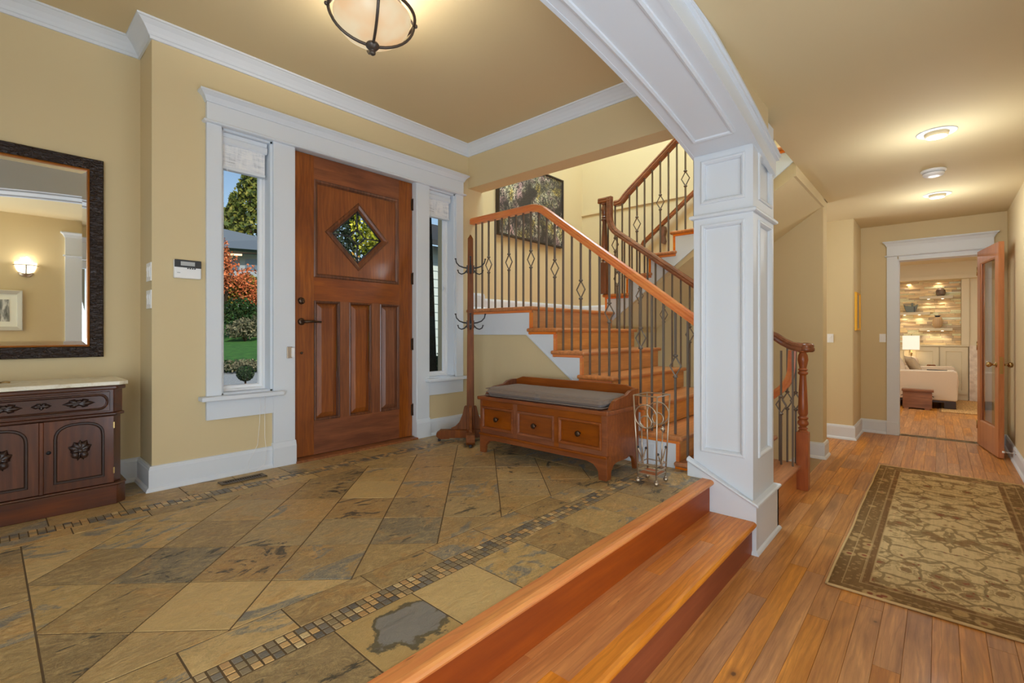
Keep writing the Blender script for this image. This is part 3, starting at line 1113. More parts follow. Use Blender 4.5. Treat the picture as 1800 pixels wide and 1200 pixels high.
# ---- side windows with frames, panes and raised blinds
for n_, (x0, x1, z0, lab, hand) in enumerate(((.913, 1.197, .475, 'narrow white window on the handle side of the entrance door', True),
                                             (2.408, 2.695, .465, 'narrow white window between the entrance door hinges and the coat rack', False))):
    wn = struct('window_%d' % (n_ + 1), lab, 'window')
    yb = 3.187
    f = MB()
    # reveals
    f.box(x0 - .002, x0 + .012, 3.083, 3.228, z0, 2.02)
    f.box(x1 - .012, x1 + .002, 3.083, 3.228, z0, 2.02)
    f.box(x0, x1, 3.083, 3.228, z0 - .01, z0 + .010)
    f.box(x0, x1, 3.083, 3.228, 2.008, 2.022)
    f.build('jamb_lining', M['white'], wn)
    FR = [(0, .0), (0, .020), (.011, .020), (.014, .010), (.029, .010), (.034, .002), (.034, -.012), (0, -.012)]
    mold(ring(x0 + .012, x1 - .012, z0 + .010, 2.008), FR, xz(yb), True).build('frame', M['vinyl'], wn)
    MB().box(x0 + .044, x1 - .044, yb + .004, yb + .008, z0 + .042, 1.97).build('pane', M['glass'], wn)
    if not hand:
        lk = MB().box(2.636, 2.652, yb - .034, yb - .022, 1.205, 1.235)
        lk.tube([(2.642, yb - .030, 1.225), (2.630, yb - .046, 1.21), (2.626, yb - .046, 1.19)], .005, 6)
        lk.build('window_latch', M['plastic'], wn)

M['shade'] = N('woven_grey_shade')
m_ = M['shade']
nz = m_.noise(m_.vec((12, 12, 260), rand=False), 1.0, 3)
nz2 = m_.noise(m_.vec((40, 40, 9), rand=False), 1.0, 4, .7)
wv = m_.math('ADD', m_.math('MULTIPLY', nz, .6), m_.math('MULTIPLY', nz2, .4))
m_.base(m_.ramp(wv, [(.34, S(140, 142, 146, K)), (.46, S(188, 191, 196, K)), (.6, S(204, 208, 214, K))])).set(Roughness=.8)
M['shade'] = m_.m
for x0, x1, lab in ((.925, 1.176, 'white woven blind drawn up at the top of the window beside the alarm panel'),
                    (2.420, 2.664, 'white woven blind drawn up at the top of the window beside the coat rack')):
    bl = thing('window_blind', lab, 'blind', (x0, 3.12, 1.98), 'raised blinds of the entrance windows')
    mb = MB()
    mb.prism([(3.150, 1.940), (3.108, 1.940), (3.100, 1.950), (3.100, 1.975), (3.108, 1.985), (3.104, 2.006), (3.150, 2.006)], 'x', x0, x1)
    mb.build('valance', M['white'], bl, bevel=.002)
    mb = MB()
    for q in range(4):
        mb.box(x0 + .004, x1 - .012, 3.112 + q * .008, 3.118 + q * .008, 1.812 + q * .003, 1.942)
    mb.build('woven_shade', M['shade'], bl)
    MB().box(x0 + .004, x1 - .010, 3.106, 3.146, 1.794, 1.812).build('bottom_bar', M['white'], bl, bevel=.003)
    MB().tube([(x0 + .02 + .012 * math.sin(a / 2.0), 3.104, 1.80 - .018 * abs(math.sin(a * PI / 6))) for a in range(7)], .0012, 5).build('cord_loop', M['shade'], bl)

# clear blind cords hanging below the alarm-side window
mb = MB()
mb.tube([(1.13, 3.05, .475), (1.115, 3.046, .44), (1.11, 3.045, .30), (1.10, 3.05, .16), (1.05, 3.045, .07), (1.045, 3.04, .025), (1.08, 3.03, .006), (1.13, 3.03, .04), (1.15, 3.045, .10), (1.14, 3.046, .2), (1.14, 3.046, .46)], .0011, 5)
tag(mb.build('blind_cord', M['plastic'], None, loc=(1.1, 3.04, 0)), 'thin looped blind cord hanging down to the white baseboard', 'cord')

# ================================================================ ARCH, COLUMN
ar = struct('trim_arch', 'white panelled arch spanning from the square column over the foyer steps', 'arch')
AY0, AY1 = .735, 1.065
AXC, AR = .95, 8.6
APEX = 2.052


def az(x, off=0):
    return APEX - AR + math.sqrt(max(0, (AR + off) ** 2 - (x - AXC) ** 2))


XS = [-.87 + (3.64) * i / 40 for i in range(41)]
mb = MB()
poly = [(x, az(x)) for x in XS] + [(2.77, FC - .001), (-.87, FC - .001)]
n = len(poly)
mb.prism(poly, 'y', AY0 + .012, AY1)
mb.build('arch_body', W_, ar)
# front casing board and outer backband that follow the curve
XS2 = [-.90 + 4.06 * i / 40 for i in range(41)]


def az2(x, off):
    x_ = min(x, 2.77)
    s_ = (x_ - AXC) / math.sqrt(AR ** 2 - (x_ - AXC) ** 2)
    return az(x_) - (x - x_) * s_ + off


def band(y0, y1, o0, o1, name, cap=HC - .002):
    a = [(x, min(az2(x, o0), cap)) for x in XS2]
    b = [(x, min(az2(x, o1), cap)) for x in XS2]
    mb = MB()
    n = len(a)
    vs = []
    for y in (y0, y1):
        vs += [(x, y, z) for x, z in a] + [(x, y, z) for x, z in b]
    fs = []
    for i in range(n - 1):
        fs += [(i, i + 1, n + i + 1, n + i), (2 * n + i, 3 * n + i, 3 * n + i + 1, 2 * n + i + 1), (i, 2 * n + i, 2 * n + i + 1, i + 1), (n + i, n + i + 1, 3 * n + i + 1, 3 * n + i)]
    fs += [(0, n, 3 * n, 2 * n), (n - 1, 3 * n - 1, 4 * n - 1, 2 * n - 1)]
    mb.add(vs, fs)
    return mb.build(name, W_, ar)


band(.722, .748, -.002, .085, 'curved_casing')
band(.704, .748, .085, .100, 'backband')
band(.694, .748, .100, .112, 'backband_cap')
band(1.06, 1.078, -.002, .085, 'curved_casing')
# soffit panel mouldings: long frames following the curve
PM = [(-.011, 0), (-.009, .007), (0, .010), (.009, .007), (.013, -.004), (.013, -.0)]


def soffit_frame(x0, x1):
    y0, y1 = .80, 1.005
    for yy in (y0, y1):
        mb = MB()
        pts = [(x, yy, az(x)) for x in [x0 + (x1 - x0) * i / 30 for i in range(31)]]
        mb.sweep(pts, [(-.012, .001), (-.010, -.008), (0, -.011), (.010, -.008), (.012, .001)], (0, -1, 0) if True else 0)
        mb.build('panel_moulding', W_, ar)
    for xx in (x0, x1):
        z = az(xx)
        mb = MB()
        mb.prism([(xx - .012, az(xx - .012) + .001), (xx - .010, az(xx - .01) - .008), (xx, z - .011), (xx + .010, az(xx + .01) - .008), (xx + .012, az(xx + .012) + .001)], 'y', y0, y1)
        mb.build('panel_moulding', W_, ar)


soffit_frame(1.02, 2.62)
soffit_frame(-.72, .88)

cl = struct('trim_column', 'white square column with recessed panels and a sloping base', 'column')
CX0, CX1, CY0, CY1 = 2.775, 3.20, .745, 1.065
ZB, ZT = H, 2.07


def framed_face(mb, mapf, u0, u1, z0, z1, holes, dep=.014):
    """flat face with recessed panels: grid of quads, recess floor and walls"""
    us = sorted({u0, u1, *[h[0] for h in holes], *[h[1] for h in holes]})
    zs = sorted({z0, z1, *[h[2] for h in holes], *[h[3] for h in holes]})
    for i in range(len(us) - 1):
        for j in range(len(zs) - 1):
            a, b, c, e = us[i], us[i + 1], zs[j], zs[j + 1]
            hole = any(h[0] <= a and b <= h[1] and h[2] <= c and e <= h[3] for h in holes)
            w_ = -dep if hole else 0
            mb.add([mapf(a, c, w_), mapf(b, c, w_), mapf(b, e, w_), mapf(a, e, w_)], [(0, 1, 2, 3)])
    for h in holes:
        q = [(h[0], h[2]), (h[1], h[2]), (h[1], h[3]), (h[0], h[3])]
        for i in range(4):
            a, b = q[i], q[(i + 1) % 4]
            mb.add([mapf(*a, 0), mapf(*b, 0), mapf(*b, -dep), mapf(*a, -dep)], [(0, 1, 2, 3)])


LH = [(.797, 1.013, 1.585, 1.812), (.797, 1.013, .16, 1.445)]
FH = [(2.884, 3.135, 1.585, 1.822), (2.884, 3.135, .15, 1.452)]
mL = lambda u, v, w_: (CX0 - w_, u, v)
mF = lambda u, v, w_: (u, CY0 - w_, v)
mb = MB()
framed_face(mb, mL, CY0, CY1, ZB, ZT, LH)
framed_face(mb, mF, CX0, CX1, ZB, ZT, FH)
mb.add([(CX1, CY0, ZB), (CX1, CY1, ZB), (CX1, CY1, ZT), (CX1, CY0, ZT), (CX0, CY1, ZB), (CX0, CY1, ZT)], [(0, 1, 2, 3), (1, 4, 5, 2)])
mb.build('shaft', W_, cl)
PMF = [(-.012, 0), (-.011, .006), (-.004, .010), (.004, .008), (.012, -.002), (.014, -.014), (-.0, -.014)]
for h in LH:
    # from outside looking at -x face the ring runs in (y, z)
    mold(ring(*h), PMF, mL, True).build('panel_moulding', W_, cl)
for h in FH:
    mold(ring(*h), PMF, mF, True).build('panel_moulding', W_, cl)
# astragal round the shaft
AST = [(-.01, -.012), (.012, -.012), (.020, -.007), (.022, 0), (.020, .007), (.012, .012), (-.01, .012)]
loop = [(CX0, CY0), (CX0, CY1), (CX1, CY1), (CX1, CY0)]
o = mold(loop, AST, lambda x, y, w_: (x, y, 1.502 + w_), True).build('astragal', W_, cl)
# base: foyer side slopes with the steps
mb = MB()
bx, by, bx1 = 2.748, .722, 3.222
side = [(by, H), (1.092, -.30), (1.092, .088), (by, -.098)]
mb.prism(side, 'x', bx, CX0 + .004)
mb.box(CX0, bx1, by, CY0 + .004, H, -.098)
mb.box(CX1 - .004, bx1, by, 1.0, H, -.098)
mb.build('base_board', W_, cl)
capp = [(0, 0), (.010, 0), (.014, .006), (.012, .014), (.004, .019), (-.022, .024), (-.022, 0)]
pts3 = [(bx, 1.092, .088), (bx, by, -.098), (bx1, by, -.098), (bx1, 1.0, -.098)]
mb = MB()
path = [Vector(p) for p in pts3]
outs = [Vector((-1, 0, 0)), Vector((-1, -1, 0)), Vector((1, -1, 0)), Vector((1, 0, 0))]
vs = []
for p, o_ in zip(path, outs):
    for a, b in capp:
        vs.append(p + o_ * a + Vector((0, 0, b)))
nn = len(capp)
fs = [(i * nn + k, i * nn + (k + 1) % nn, (i + 1) * nn + (k + 1) % nn, (i + 1) * nn + k) for i in range(3) for k in range(nn)]
fs += [tuple(range(nn)), tuple(3 * nn + k for k in range(nn))]
mb.add(vs, fs).build('base_cap', W_, cl)
QR = [(0, 0), (.015, 0), (.014, .006), (.009, .014), (0, .020)]
mold([(bx, .768), (bx, by), (bx1, by), (bx1, .74)][::-1], [(-d if 0 else d, z) for d, z in QR], lambda x, y, w_: (x, y, H + w_)).build('quarter_round', W_, cl)

# ================================================================ FOYER STEPS
st = struct('floor', 'two broad cherry steps from the hall up to the slate', 'steps')
SX0, SX1 = -.87, 2.745
nz_prof = [(1.006, -.004), (1.006, .004), (.960, .004), (.950, .001), (.943, -.006), (.941, -.014), (.945, -.023), (.955, -.028), (1.006, -.028)]
MB().prism(nz_prof, 'x', SX0, SX1 + .005).build('upper_nosing', M['nosing'], st)
MB().box(SX0, SX1, .964, .985, -.175, -.027).build('upper_riser', M['riser'], st)
MB().box(SX0, SX1, .745, .985, -.215, -.182).build('tread_bed', M['gap'], st)
rows = [(.965, .931), (.931, .862), (.862, .794)]
for ya, yb in rows:
    x = SX0
    while x < SX1 - .01:
        x1 = min(x + rnd.choice((.55, .8, 1.0, 1.2)), SX1)
        if SX1 - x1 < .12:
            x1 = SX1
        plank(round(x, 2), round(x1, 3), yb, ya, st, -.175, 'cherry_step')
        x = x1
nz2 = [(.794, -.182), (.794, -.175), (.738, -.175), (.727, -.178), (.720, -.186), (.719, -.192), (.723, -.202), (.733, -.207), (.794, -.207)]
MB().prism(nz2, 'x', SX0, SX1).build('lower_nosing', M['cherry_step'], st)
MB().box(SX0, SX1, .742, .762, H, -.205).build('lower_riser', M['riser'], st)

# ================================================================ STAIRS
RZ, RUN = .174, .235
zk = lambda k: (H, -.165, .045, .200, .368, .536, .704, .872, 1.042)[k]
YL = 2.33                                   # nosing of the landing
yk = lambda k: .774 if k == 1 else YL - RUN * (8 - k)           # nosing of tread k of the lower flight
sx = 2.853                                  # outer face line of the stair
RX = 4.07                                   # far side of the lower flight
s1 = struct('stairs_lower', 'lower flight of cherry stairs rising behind the bench to the landing', 'stairs')
NB = .013


def tread_board(parent, poly, z, mat='tread', name='tread'):
    return MB().prism(poly, 'z', z - .030, z).build(name, M[mat], parent, bevel=NB, seg=3)


for k in range(1, 8):
    y0 = yk(k)
    x0 = sx - .030 if k > 1 else 3.205
    if k <= 2:
        y_back = y0 + RUN + .028
        xl = 3.205 if k == 1 else sx - .030
        poly = [(xl, y0), (RX + (.14 if k == 1 else .02), y0), (RX + (.14 if k == 1 else .02), y_back), (xl, y_back)]
        if k == 2:
            poly = [(3.205, y0), (RX + .02, y0), (RX + .02, y_back), (sx - .03, y_back), (sx - .03, 1.10), (3.205, 1.10)]
            poly = [(3.205, y0), (RX + .02, y0), (RX + .02, y0 + RUN + .055), (sx - .03, y0 + RUN + .055), (sx - .03, 1.072), (3.205, 1.072)]
    else:
        y_back = y0 + RUN + .028
        poly = [(x0, y0), (RX + .02, y0), (RX + .02, y_back), (sx + .004, y_back), (sx + .004, y0 + .298), (x0, y0 + .298)]
    tread_board(s1, poly, zk(k))
for k in range(1, 9):
    y0 = yk(k) + .026
    xl = sx + .012 if k > 2 else 3.225
    MB().box(xl, RX + (.10 if k == 1 else 0), y0, y0 + .018, zk(k - 1) + .001, zk(k) - .029).build('riser', M['stair_riser'], s1)
    if k > 2:
        MB().box(sx - .010, sx + .013, y0, y0 + .020, zk(k - 1) - .05, zk(k) - .048).build('riser_return', M['rail'], s1)
    if k > 1:
        ya = y0 if k > 2 else 1.075
        yb = (yk(k) + .298) if k < 8 else 3.083
        # cove strip under the nosing along the string
        MB().box(sx - .016, sx + .004, ya, yb - .012, zk(k) - .048, zk(k) - .029).build('scotia', M['rail'], s1, bevel=.004)
# white cut string
pts = []
for k in range(3, 8):
    pts += [(yk(k) + .030, zk(k - 1) - .046), (yk(k) + .030, zk(k) - .046)]
pts = [(1.161, -.30), (1.161, .0)] + pts + [(yk(8) + .030, zk(7) - .046), (yk(8) + .030, zk(8) - .046), (3.084, zk(8) - .046), (3.084, .820), (2.406, .820), (1.335, 0.0), (1.335, -.30)]
MB().prism([p for p in pts], 'x', sx - .008, sx + .012).build('string_board', M['white'], s1)
sb = [(3.084, .832), (2.403, .832), (1.32, .002), (1.335, 0), (2.406, .820), (3.084, .820)]
MB().prism(sb, 'x', sx - .014, sx - .006).build('string_bead', M['white'], s1)
MB().prism([(1.2, -.1), (3.084, -.1), (3.084, .84), (2.42, .84), (1.34, .03)], 'x', sx, sx + .03).build('spandrel_wall', M['tan'], s1)
MB().box(sx - .012, sx + .012, 1.072, 1.16, -.3, .014).build('base_strip', M['white'], s1)
# landing
ld = struct('stairs_landing', 'wooden landing between the two flights of stairs', 'landing')
poly = [(sx - .03, YL), (RX + .02, YL), (RX + .02, 2.44), (5.28, 2.44), (5.28, 3.5), (3.03, 3.5), (3.03, 3.084), (sx - .03, 3.084)]
MB().prism(poly, 'z', zk(8) - .030, zk(8)).build('floor_board', M['tread'], ld, bevel=NB, seg=3)
MB().box(3.03, 5.28, 2.46, 3.5, zk(8) - .20, zk(8) - .032).build('underside', M['tan'], ld)

# upper flight
RU = .23
yu = lambda m_: 2.47 - RU * (m_ - 1)
zu = lambda m_: zk(8) + RZ * m_
UX = 4.10
s2 = struct('stairs_upper', 'upper flight of cherry stairs climbing above the hall ceiling', 'stairs')
for m_ in range(1, 9):
    y0 = yu(m_)
    poly = [(UX - .03, y0), (5.28, y0), (5.28, y0 - RU - .028), (UX + .004, y0 - RU - .028), (UX + .004, y0 - .29), (UX - .03, y0 - .29)]
    tread_board(s2, poly, zu(m_), 'tread')
    MB().box(UX + .01, 5.28, y0 - .044, y0 - .026, zu(m_ - 1) + .001, zu(m_) - .029).build('riser', M['stair_riser'], s2)
    MB().box(UX - .012, UX + .012, y0 - .046, y0 - .026, zu(m_ - 1) - .03, zu(m_) - .046).build('riser_return', M['rail'], s2)
    MB().box(UX - .016, UX + .004, y0 - .28, y0 - .026, zu(m_) - .048, zu(m_) - .029).build('scotia', M['rail'], s2, bevel=.004)
pts = [(2.43, zk(8))]
for m_ in range(1, 9):
    pts += [(yu(m_) - .03, zu(m_ - 1) - (.046 if m_ > 1 else 0)), (yu(m_) - .03, zu(m_) - .046)]
pts += [(.74, zu(8) - .046)]
low = lambda y: 2.135 - .757 * (y - .81)
pts += [(.74, low(.74)), (2.26, low(2.26)), (2.43, low(2.43))]
MB().prism(pts, 'x', UX - .008, UX + .012).build('string_board', M['white'], s2)
MB().prism([(.74, low(.74) + .011), (.74, low(.74)), (2.43, low(2.43)), (2.43, low(2.43) + .011)], 'x', UX - .014, UX - .006).build('string_bead', M['white'], s2)
so = lambda y: 2.02 - .69 * (y - .82)
MB().prism([(.82, so(.82)), (2.47, so(2.47)), (2.47, so(2.47) + .03), (.82, so(.82) + .03)], 'x', UX + .02, 5.28).build('soffit', M['tan'], s2)
MB().prism([(.82, so(.82)), (2.47, so(2.47)), (2.47, low(2.47) + .06), (.82, low(.82) + .06)], 'x', UX, UX + .02).build('side_panel', M['tan'], s2)
MB().box(UX, 5.28, .80, .8195, so(.82), HC + .3).build('header', M['tan'], s2)

# flight down to the lower storey beside the newel
s3 = struct('stairs_down', 'flight of stairs going down behind the newel post', 'stairs')
for q in range(1, 7):
    y0 = .80 + .235 * (q - 1)
    MB().box(4.23, 5.28, y0 - .02, y0 + .26, H - RZ * q - .03, H - RZ * q).build('tread', M['tread'], s3, bevel=.01)
    MB().box(4.23, 5.28, y0 - .005, y0 + .01, H - RZ * q, H - RZ * (q - 1) - .004).build('riser', M['stair_riser'], s3)
MB().prism([(.93, H + .06), (.93, H - .1), (2.2, H - 1.10), (2.2, H - .90)], 'x', 5.262, 5.28).build('skirt_board', M['white'], s3)
MB().prism([(1.0, -.20), (2.35, -.20), (2.35, zk(7) - .06), (1.0, zk(2) - .12)], 'x', RX - .03, RX + .01).build('inner_string', M['tan'], s3)
MB().prism([(.79, H - .004), (1.02, H - .004), (1.02, -.19), (.80, -.20)], 'x', RX + .1, RX + .15).build('curb_board', M['stair_riser'], s3)

# ---- balustrades
HR = [(-.030, -.012), (-.026, -.026), (.026, -.026), (.030, -.012), (.026, .000), (.030, .010), (.022, .024), (.008, .031), (-.008, .031), (-.022, .024), (-.030, .010), (-.026, .000)]


def smooth_path(p, r=.06, n=5):
    """round the corners of a polyline"""
    P = [Vector(q) for q in p]
    out = [P[0]]
    for i in range(1, len(P) - 1):
        a, b, c = P[i - 1], P[i], P[i + 1]
        ra = min(r, (a - b).length * .48, (c - b).length * .48)
        p0, p2 = b + (a - b).normalized() * ra, b + (c - b).normalized() * ra
        for k in range(n + 1):
            t_ = k / n
            out.append(p0 * (1 - t_) ** 2 + b * 2 * t_ * (1 - t_) + p2 * t_ ** 2)
    out.append(P[-1])
    return out


def baluster_mesh(zlo, zhi, dz=None):
    """square iron bar standing at the origin from zlo to zhi; dz = centre of an open diamond"""
    r = .0062
    mb = MB()
    if dz is None:
        mb.box(-r, r, -r, r, zlo, zhi)
        return mb
    h, w2 = .062, .036
    mb.box(-r, r, -r, r, zlo, dz - h)
    mb.box(-r, r, -r, r, dz + h, zhi)
    for s_ in (-1, 1):
        mb.lathe([(.004, -.012), (.014, -.005), (.016, 0), (.014, .005), (.004, .012)], (0, 0, dz + s_ * (h + .004)), 8)
        a = .0042
        mb.tube([(0, 0, dz - h), (0, s_ * w2, dz), (0, 0, dz + h)], [.0052, .0052, .0052], 5, smooth=False)
    return mb


def balusters(parent, items, x):
    for y, zlo, zhi, dz in items:
        baluster_mesh(zlo, zhi, dz).build('baluster', M['iron'], parent, local=True).location = (x - ORG[parent.name][0], y - ORG[parent.name][1], -ORG[parent.name][2])


# outer balustrade: landing rail and lower flight
b1 = thing('stair_balustrade', 'orange wood handrail on dark iron balusters along the near side of the lower stairs', 'balustrade', (2.9, 1.9, 0))
zl1 = 1.822
sl = .745
rail_z1 = lambda y: zl1 if y > 2.33 else zl1 - sl * (2.33 - y)
path = smooth_path([(2.9, 3.084, zl1), (2.9, 2.33, zl1), (2.9, .96, zl1 - sl * 1.37)], .09, 7)
MB().sweep(path, HR, (-1, 0, 0)).build('handrail', M['rail'], b1)
it = []
y = 3.034
i = 0
while y > 1.1:
    if y > YL:
        zlo = zk(8)
    else:
        kk = 7
        while yk(kk) > y - .004:
            kk -= 1
        zlo = zk(kk)
    dz = None
    if i % 3 == 2:
        dz = 1.42 if y > 2.33 else 1.42 - .742 * (2.30 - y)
    it.append((y, zlo, rail_z1(y) - .02, dz))
    y -= .0785
    i += 1
balusters(b1, it, 2.9)

# inner balustrade of the lower flight, ending at the turned newel in the hall
b2 = thing('stair_balustrade', 'brown wood handrail on iron balusters on the far side of the lower stairs', 'balustrade', (4.05, 1.6, 0))
zi = lambda y: 1.262 + .74 * (y - 1.572)
path = smooth_path([(4.05, 2.47, 2.135), (4.05, 2.365, 2.135)], .03) if 0 else None
pts = smooth_path([(4.05, 2.368, 2.15), (4.05, 2.368, zi(2.368)), (4.05, .99, zi(.99))], .11, 8)
pts += [Vector((4.058, .93, .805)), Vector((4.075, .88, .765)), Vector((4.10, .83, .735)), Vector((4.135, .78, .722)), Vector((4.17, .735, .719))]
MB().sweep(pts, HR, (-1, 0, 0)).build('handrail', M['rail_dark'], b2)
MB().sweep([(4.05, 2.35, 2.128), (4.05, 2.49, 2.128)], HR, (1, 0, 0)).build('rail_cap', M['rail_dark'], b2, bevel=.006)
it = []
y = 2.289 + .077
i = 2
for i in range(22):
    y = 2.289 - .0777 * i
    if y < .80:
        break
    kk = 7
    while kk > 1 and yk(kk) > y - .004:
        kk -= 1
    it.append((y, zk(kk), (zi(y) if y > .99 else .72) - .02, (1.356 - .765 * (2.289 - y)) if i % 3 == 0 else None))
balusters(b2, it, 4.05)


def newel(parent, x, y, z0, zb, ztop, half, mat):
    mb = MB()
    mb.box(x - half, x + half, y - half, y + half, z0, zb)
    h = ztop - zb
    r = half
    pr = [(r * .98, 0), (r * .80, .015), (r * .62, .03), (r * .92, .045), (r * .60, .060), (r * .58, .070), (r * .95, .095), (r * .98, .12), (r * .7, .15), (r * .92, .165), (r * .92, .18), (r * .62, .195),
          (r * .86, .23), (r * .84, .32), (r * .68, .56), (r * .56, .70), (r * .86, .715), (r * .88, .735), (r * .6, .75), (r * .9, .765), (r * .6, .785), (r * .78, .84), (r * .92, .89), (r * .8, .945), (r * .55, .975), (r * .9, .985), (r * .95, 1.0)]
    mb.lathe([(a, zb + b * h) for a, b in pr], (x, y, 0), 18)
    return mb.build('newel_post', mat, parent, bevel=.003)


newel(b2, 4.15, .765, H, .085, .70, .039, M['newel'])
mb = MB().lathe([(0, .690), (.044, .690), (.054, .700), (.055, .716), (.049, .726), (.052, .738), (.045, .752), (.02, .760), (0, .761)], (4.165, .745, 0), 20)
mb.build('newel_cap', M['rail_dark'], b2)

# landing newel and the upper rail
b3 = thing('stair_balustrade', 'dark wood handrail and iron balusters climbing beside the upper flight', 'balustrade', (4.08, 1.7, 1.04))
newel(b3, 4.055, 2.43, 1.216, 1.52, 2.10, .036, M['newel_dark'])
zr = lambda y: 2.128 + .775 * (2.25 - y)
pts = smooth_path([(4.08, 2.33, 2.085), (4.08, 2.27, 2.085), (4.08, 2.20, zr(2.20) - .01), (4.08, .86, zr(.86))], .05, 6)
MB().sweep(pts, HR, (-1, 0, 0)).build('handrail', M['rail_dark'], b3)
it = []
for i in range(20):
    y = 2.327 + .077 * 1 - .0765 * i
    if y < .88:
        break
    m_ = 1
    while m_ < 8 and yu(m_ + 1) > y + .004:
        m_ += 1
    it.append((y, zu(m_), max(zr(y), 2.08) - .02, (1.688 + .712 * (2.327 - y)) if i % 3 == 1 else None))
balusters(b3, it, 4.08)
# iron bar beyond the newel
baluster_mesh(1.216, 2.10).build('baluster', M['iron'], b3, local=True).location = (-.03, 2.475 - 1.7, -1.04)

# wall rail of the upper flight
wr = thing('wall_handrail', 'dark wood handrail fixed on brackets to the tan wall of the upper flight', 'handrail', (5.22, 2.3, 1.9))
zw = lambda y: 1.935 + .80 * (2.56 - y)
pts = [(5.215, 2.60, 1.855), (5.215, 2.605, 1.885), (5.215, 2.59, 1.912), (5.215, 2.55, zw(2.55))] + [(5.215, 2.5, zw(2.5)), (5.215, .9, zw(.9))]
MB().sweep(pts, [(a * .8, b * .8) for a, b in HR], (-1, 0, 0)).build('handrail', M['rail_dark'], wr)
for y in (2.36, 1.2):
    z = zw(y)
    mb = MB()
    mb.prism([(y - .02, z - .03), (y + .02, z - .03), (y + .03, z - .10), (y + .016, z - .15), (y + .028, z - .22), (y - .008, z - .235), (y - .022, z - .2), (y - .010, z - .14), (y - .026, z - .08)], 'x', 5.205, 5.279)
    mb.build('bracket', M['newel_dark'], wr, bevel=.004)

# rail of the downward flight
b4 = thing('stair_balustrade', 'short curved wood handrail dropping away behind the hall newel post', 'balustrade', (4.2, .9, 0))
pts = smooth_path([(4.16, .835, .70), (4.16, .845, .45), (4.16, 1.35, .02), (4.16, 1.9, -.40)], .12, 8)
MB().sweep(pts, HR, (1, 0, 0)).build('handrail', M['rail'], b4)
balusters(b4, [(.815, H + .16, .70, .312), (.872, H + .16, .72, .312), (.925, H + .155, .36, None), (.985, H + .15, .30, None)], 4.16)

# ================================================================ BENCH
bn = thing('storage_bench', 'cherry storage bench with three drawers in front of the stairs', 'bench', (2.525, 1.893, 0))
BX0, BX1, BY0, BY1 = 2.335, 2.715, 1.385, 2.40


def bench_side(y0, y1):
    # profile in (x, z): scrolled arm, straight back, cut-out foot
    p = [(BX0 + .002, 0), (BX0 + .045, 0), (BX0 + .050, .045), (BX0 + .075, .075), (BX0 + .12, .085), (BX1 - .15, .085), (BX1 - .11, .095), (BX1 - .085, .085), (BX1 - .06, .06), (BX1 - .045, 0), (BX1, 0),
         (BX1, .488), (BX1 - .06, .490), (BX1 - .11, .482), (BX1 - .15, .462), (BX1 - .20, .455), (BX1 - .25, .452), (BX1 - .29, .440), (BX1 - .32, .415), (BX1 - .335, .394), (BX0 + .002, .394)]
    return MB().prism(p, 'y', y0, y1)


bench_side(BY0 - .0015, BY0 + .022).build('side_panel', M['bench'], bn, bevel=.003)
bench_side(BY1 - .022, BY1 + .0015).build('side_panel', M['bench'], bn, bevel=.003)
p = [(BY0 + .02, .09), (BY1 - .02, .09), (BY1 - .02, .488), (BY1 - .08, .508), (BY0 + .08, .508), (BY0 + .02, .488)]
MB().prism(p, 'x', BX1 - .02, BX1).build('back_board', M['bench'], bn, bevel=.003)
MB().box(BX0 - .018, BX1 - .02, BY0 - .018, BY0 + .0, .392 - .022, .392).build('seat_edge', M['bench'], bn) if 0 else None
MB().box(BX0 - .018, BX1 - .02, BY0 - .016, BY1 + .016, .368, .392).build('seat_board', M['bench'], bn, bevel=.005)
# front: apron with arched bottom between the feet
p = [(BY0, 0), (BY0 + .05, 0), (BY0 + .056, .05), (BY0 + .085, .083), (BY0 + .14, .095), (BY1 - .14, .095), (BY1 - .085, .083), (BY1 - .056, .05), (BY1 - .05, 0), (BY1, 0), (BY1, .125), (BY0, .125)]
MB().prism(p, 'x', BX0 - .004, BX0 + .018).build('apron', M['bench'], bn, bevel=.002)
MB().box(BX0 - .010, BX0 + .018, BY0 - .006, BY1 + .006, .122, .138).build('base_moulding', M['bench'], bn, bevel=.004)
DR = [(2.089, 2.380), (1.754, 2.054), (1.419, 1.718)]
DZ = (.168, .322)
edges = [BY0] + [v for a, b in reversed(DR) for v in (a, b)] + [BY1]
for i in range(0, 8, 2):
    MB().box(BX0, BX0 + .02, edges[i], edges[i + 1], .138, .368).build('stile', M['bench'], bn)
for z0, z1 in ((.138, DZ[0]), (DZ[1], .368)):
    MB().box(BX0 + .0005, BX0 + .02, DR[2][0], DR[0][1], z0, z1).build('rail', M['bench'], bn)
mX = lambda x0: (lambda u, v, w_: (x0 - w_, u, v))
for a, b in DR:
    dr = MB().box(BX0 + .006, BX0 + .024, a + .002, b - .002, DZ[0] + .002, DZ[1] - .002).build('drawer_front', M['bench'], bn)
    mold(ring(a, b, *DZ), [(-.002, 0), (-.001, .007), (.006, .009), (.013, .006), (.017, 0), (.017, -.006), (-.002, -.006)], mX(BX0), True).build('drawer_moulding', M['bench'], dr)
    c = ((a + b) / 2, (DZ[0] + DZ[1]) / 2)
    mb = MB().lathe([(.006, 0), (.006, .014), (.014, .019), (.0175, .024), (.0165, .030), (.010, .034), (0, .035)], (0, 0, 0), 14, axis='x')
    mb.v = [(BX0 + .006 - x, c[0] + y, c[1] + z) for x, y, z in mb.v]
    mb.build('knob', M['bronze'], dr)
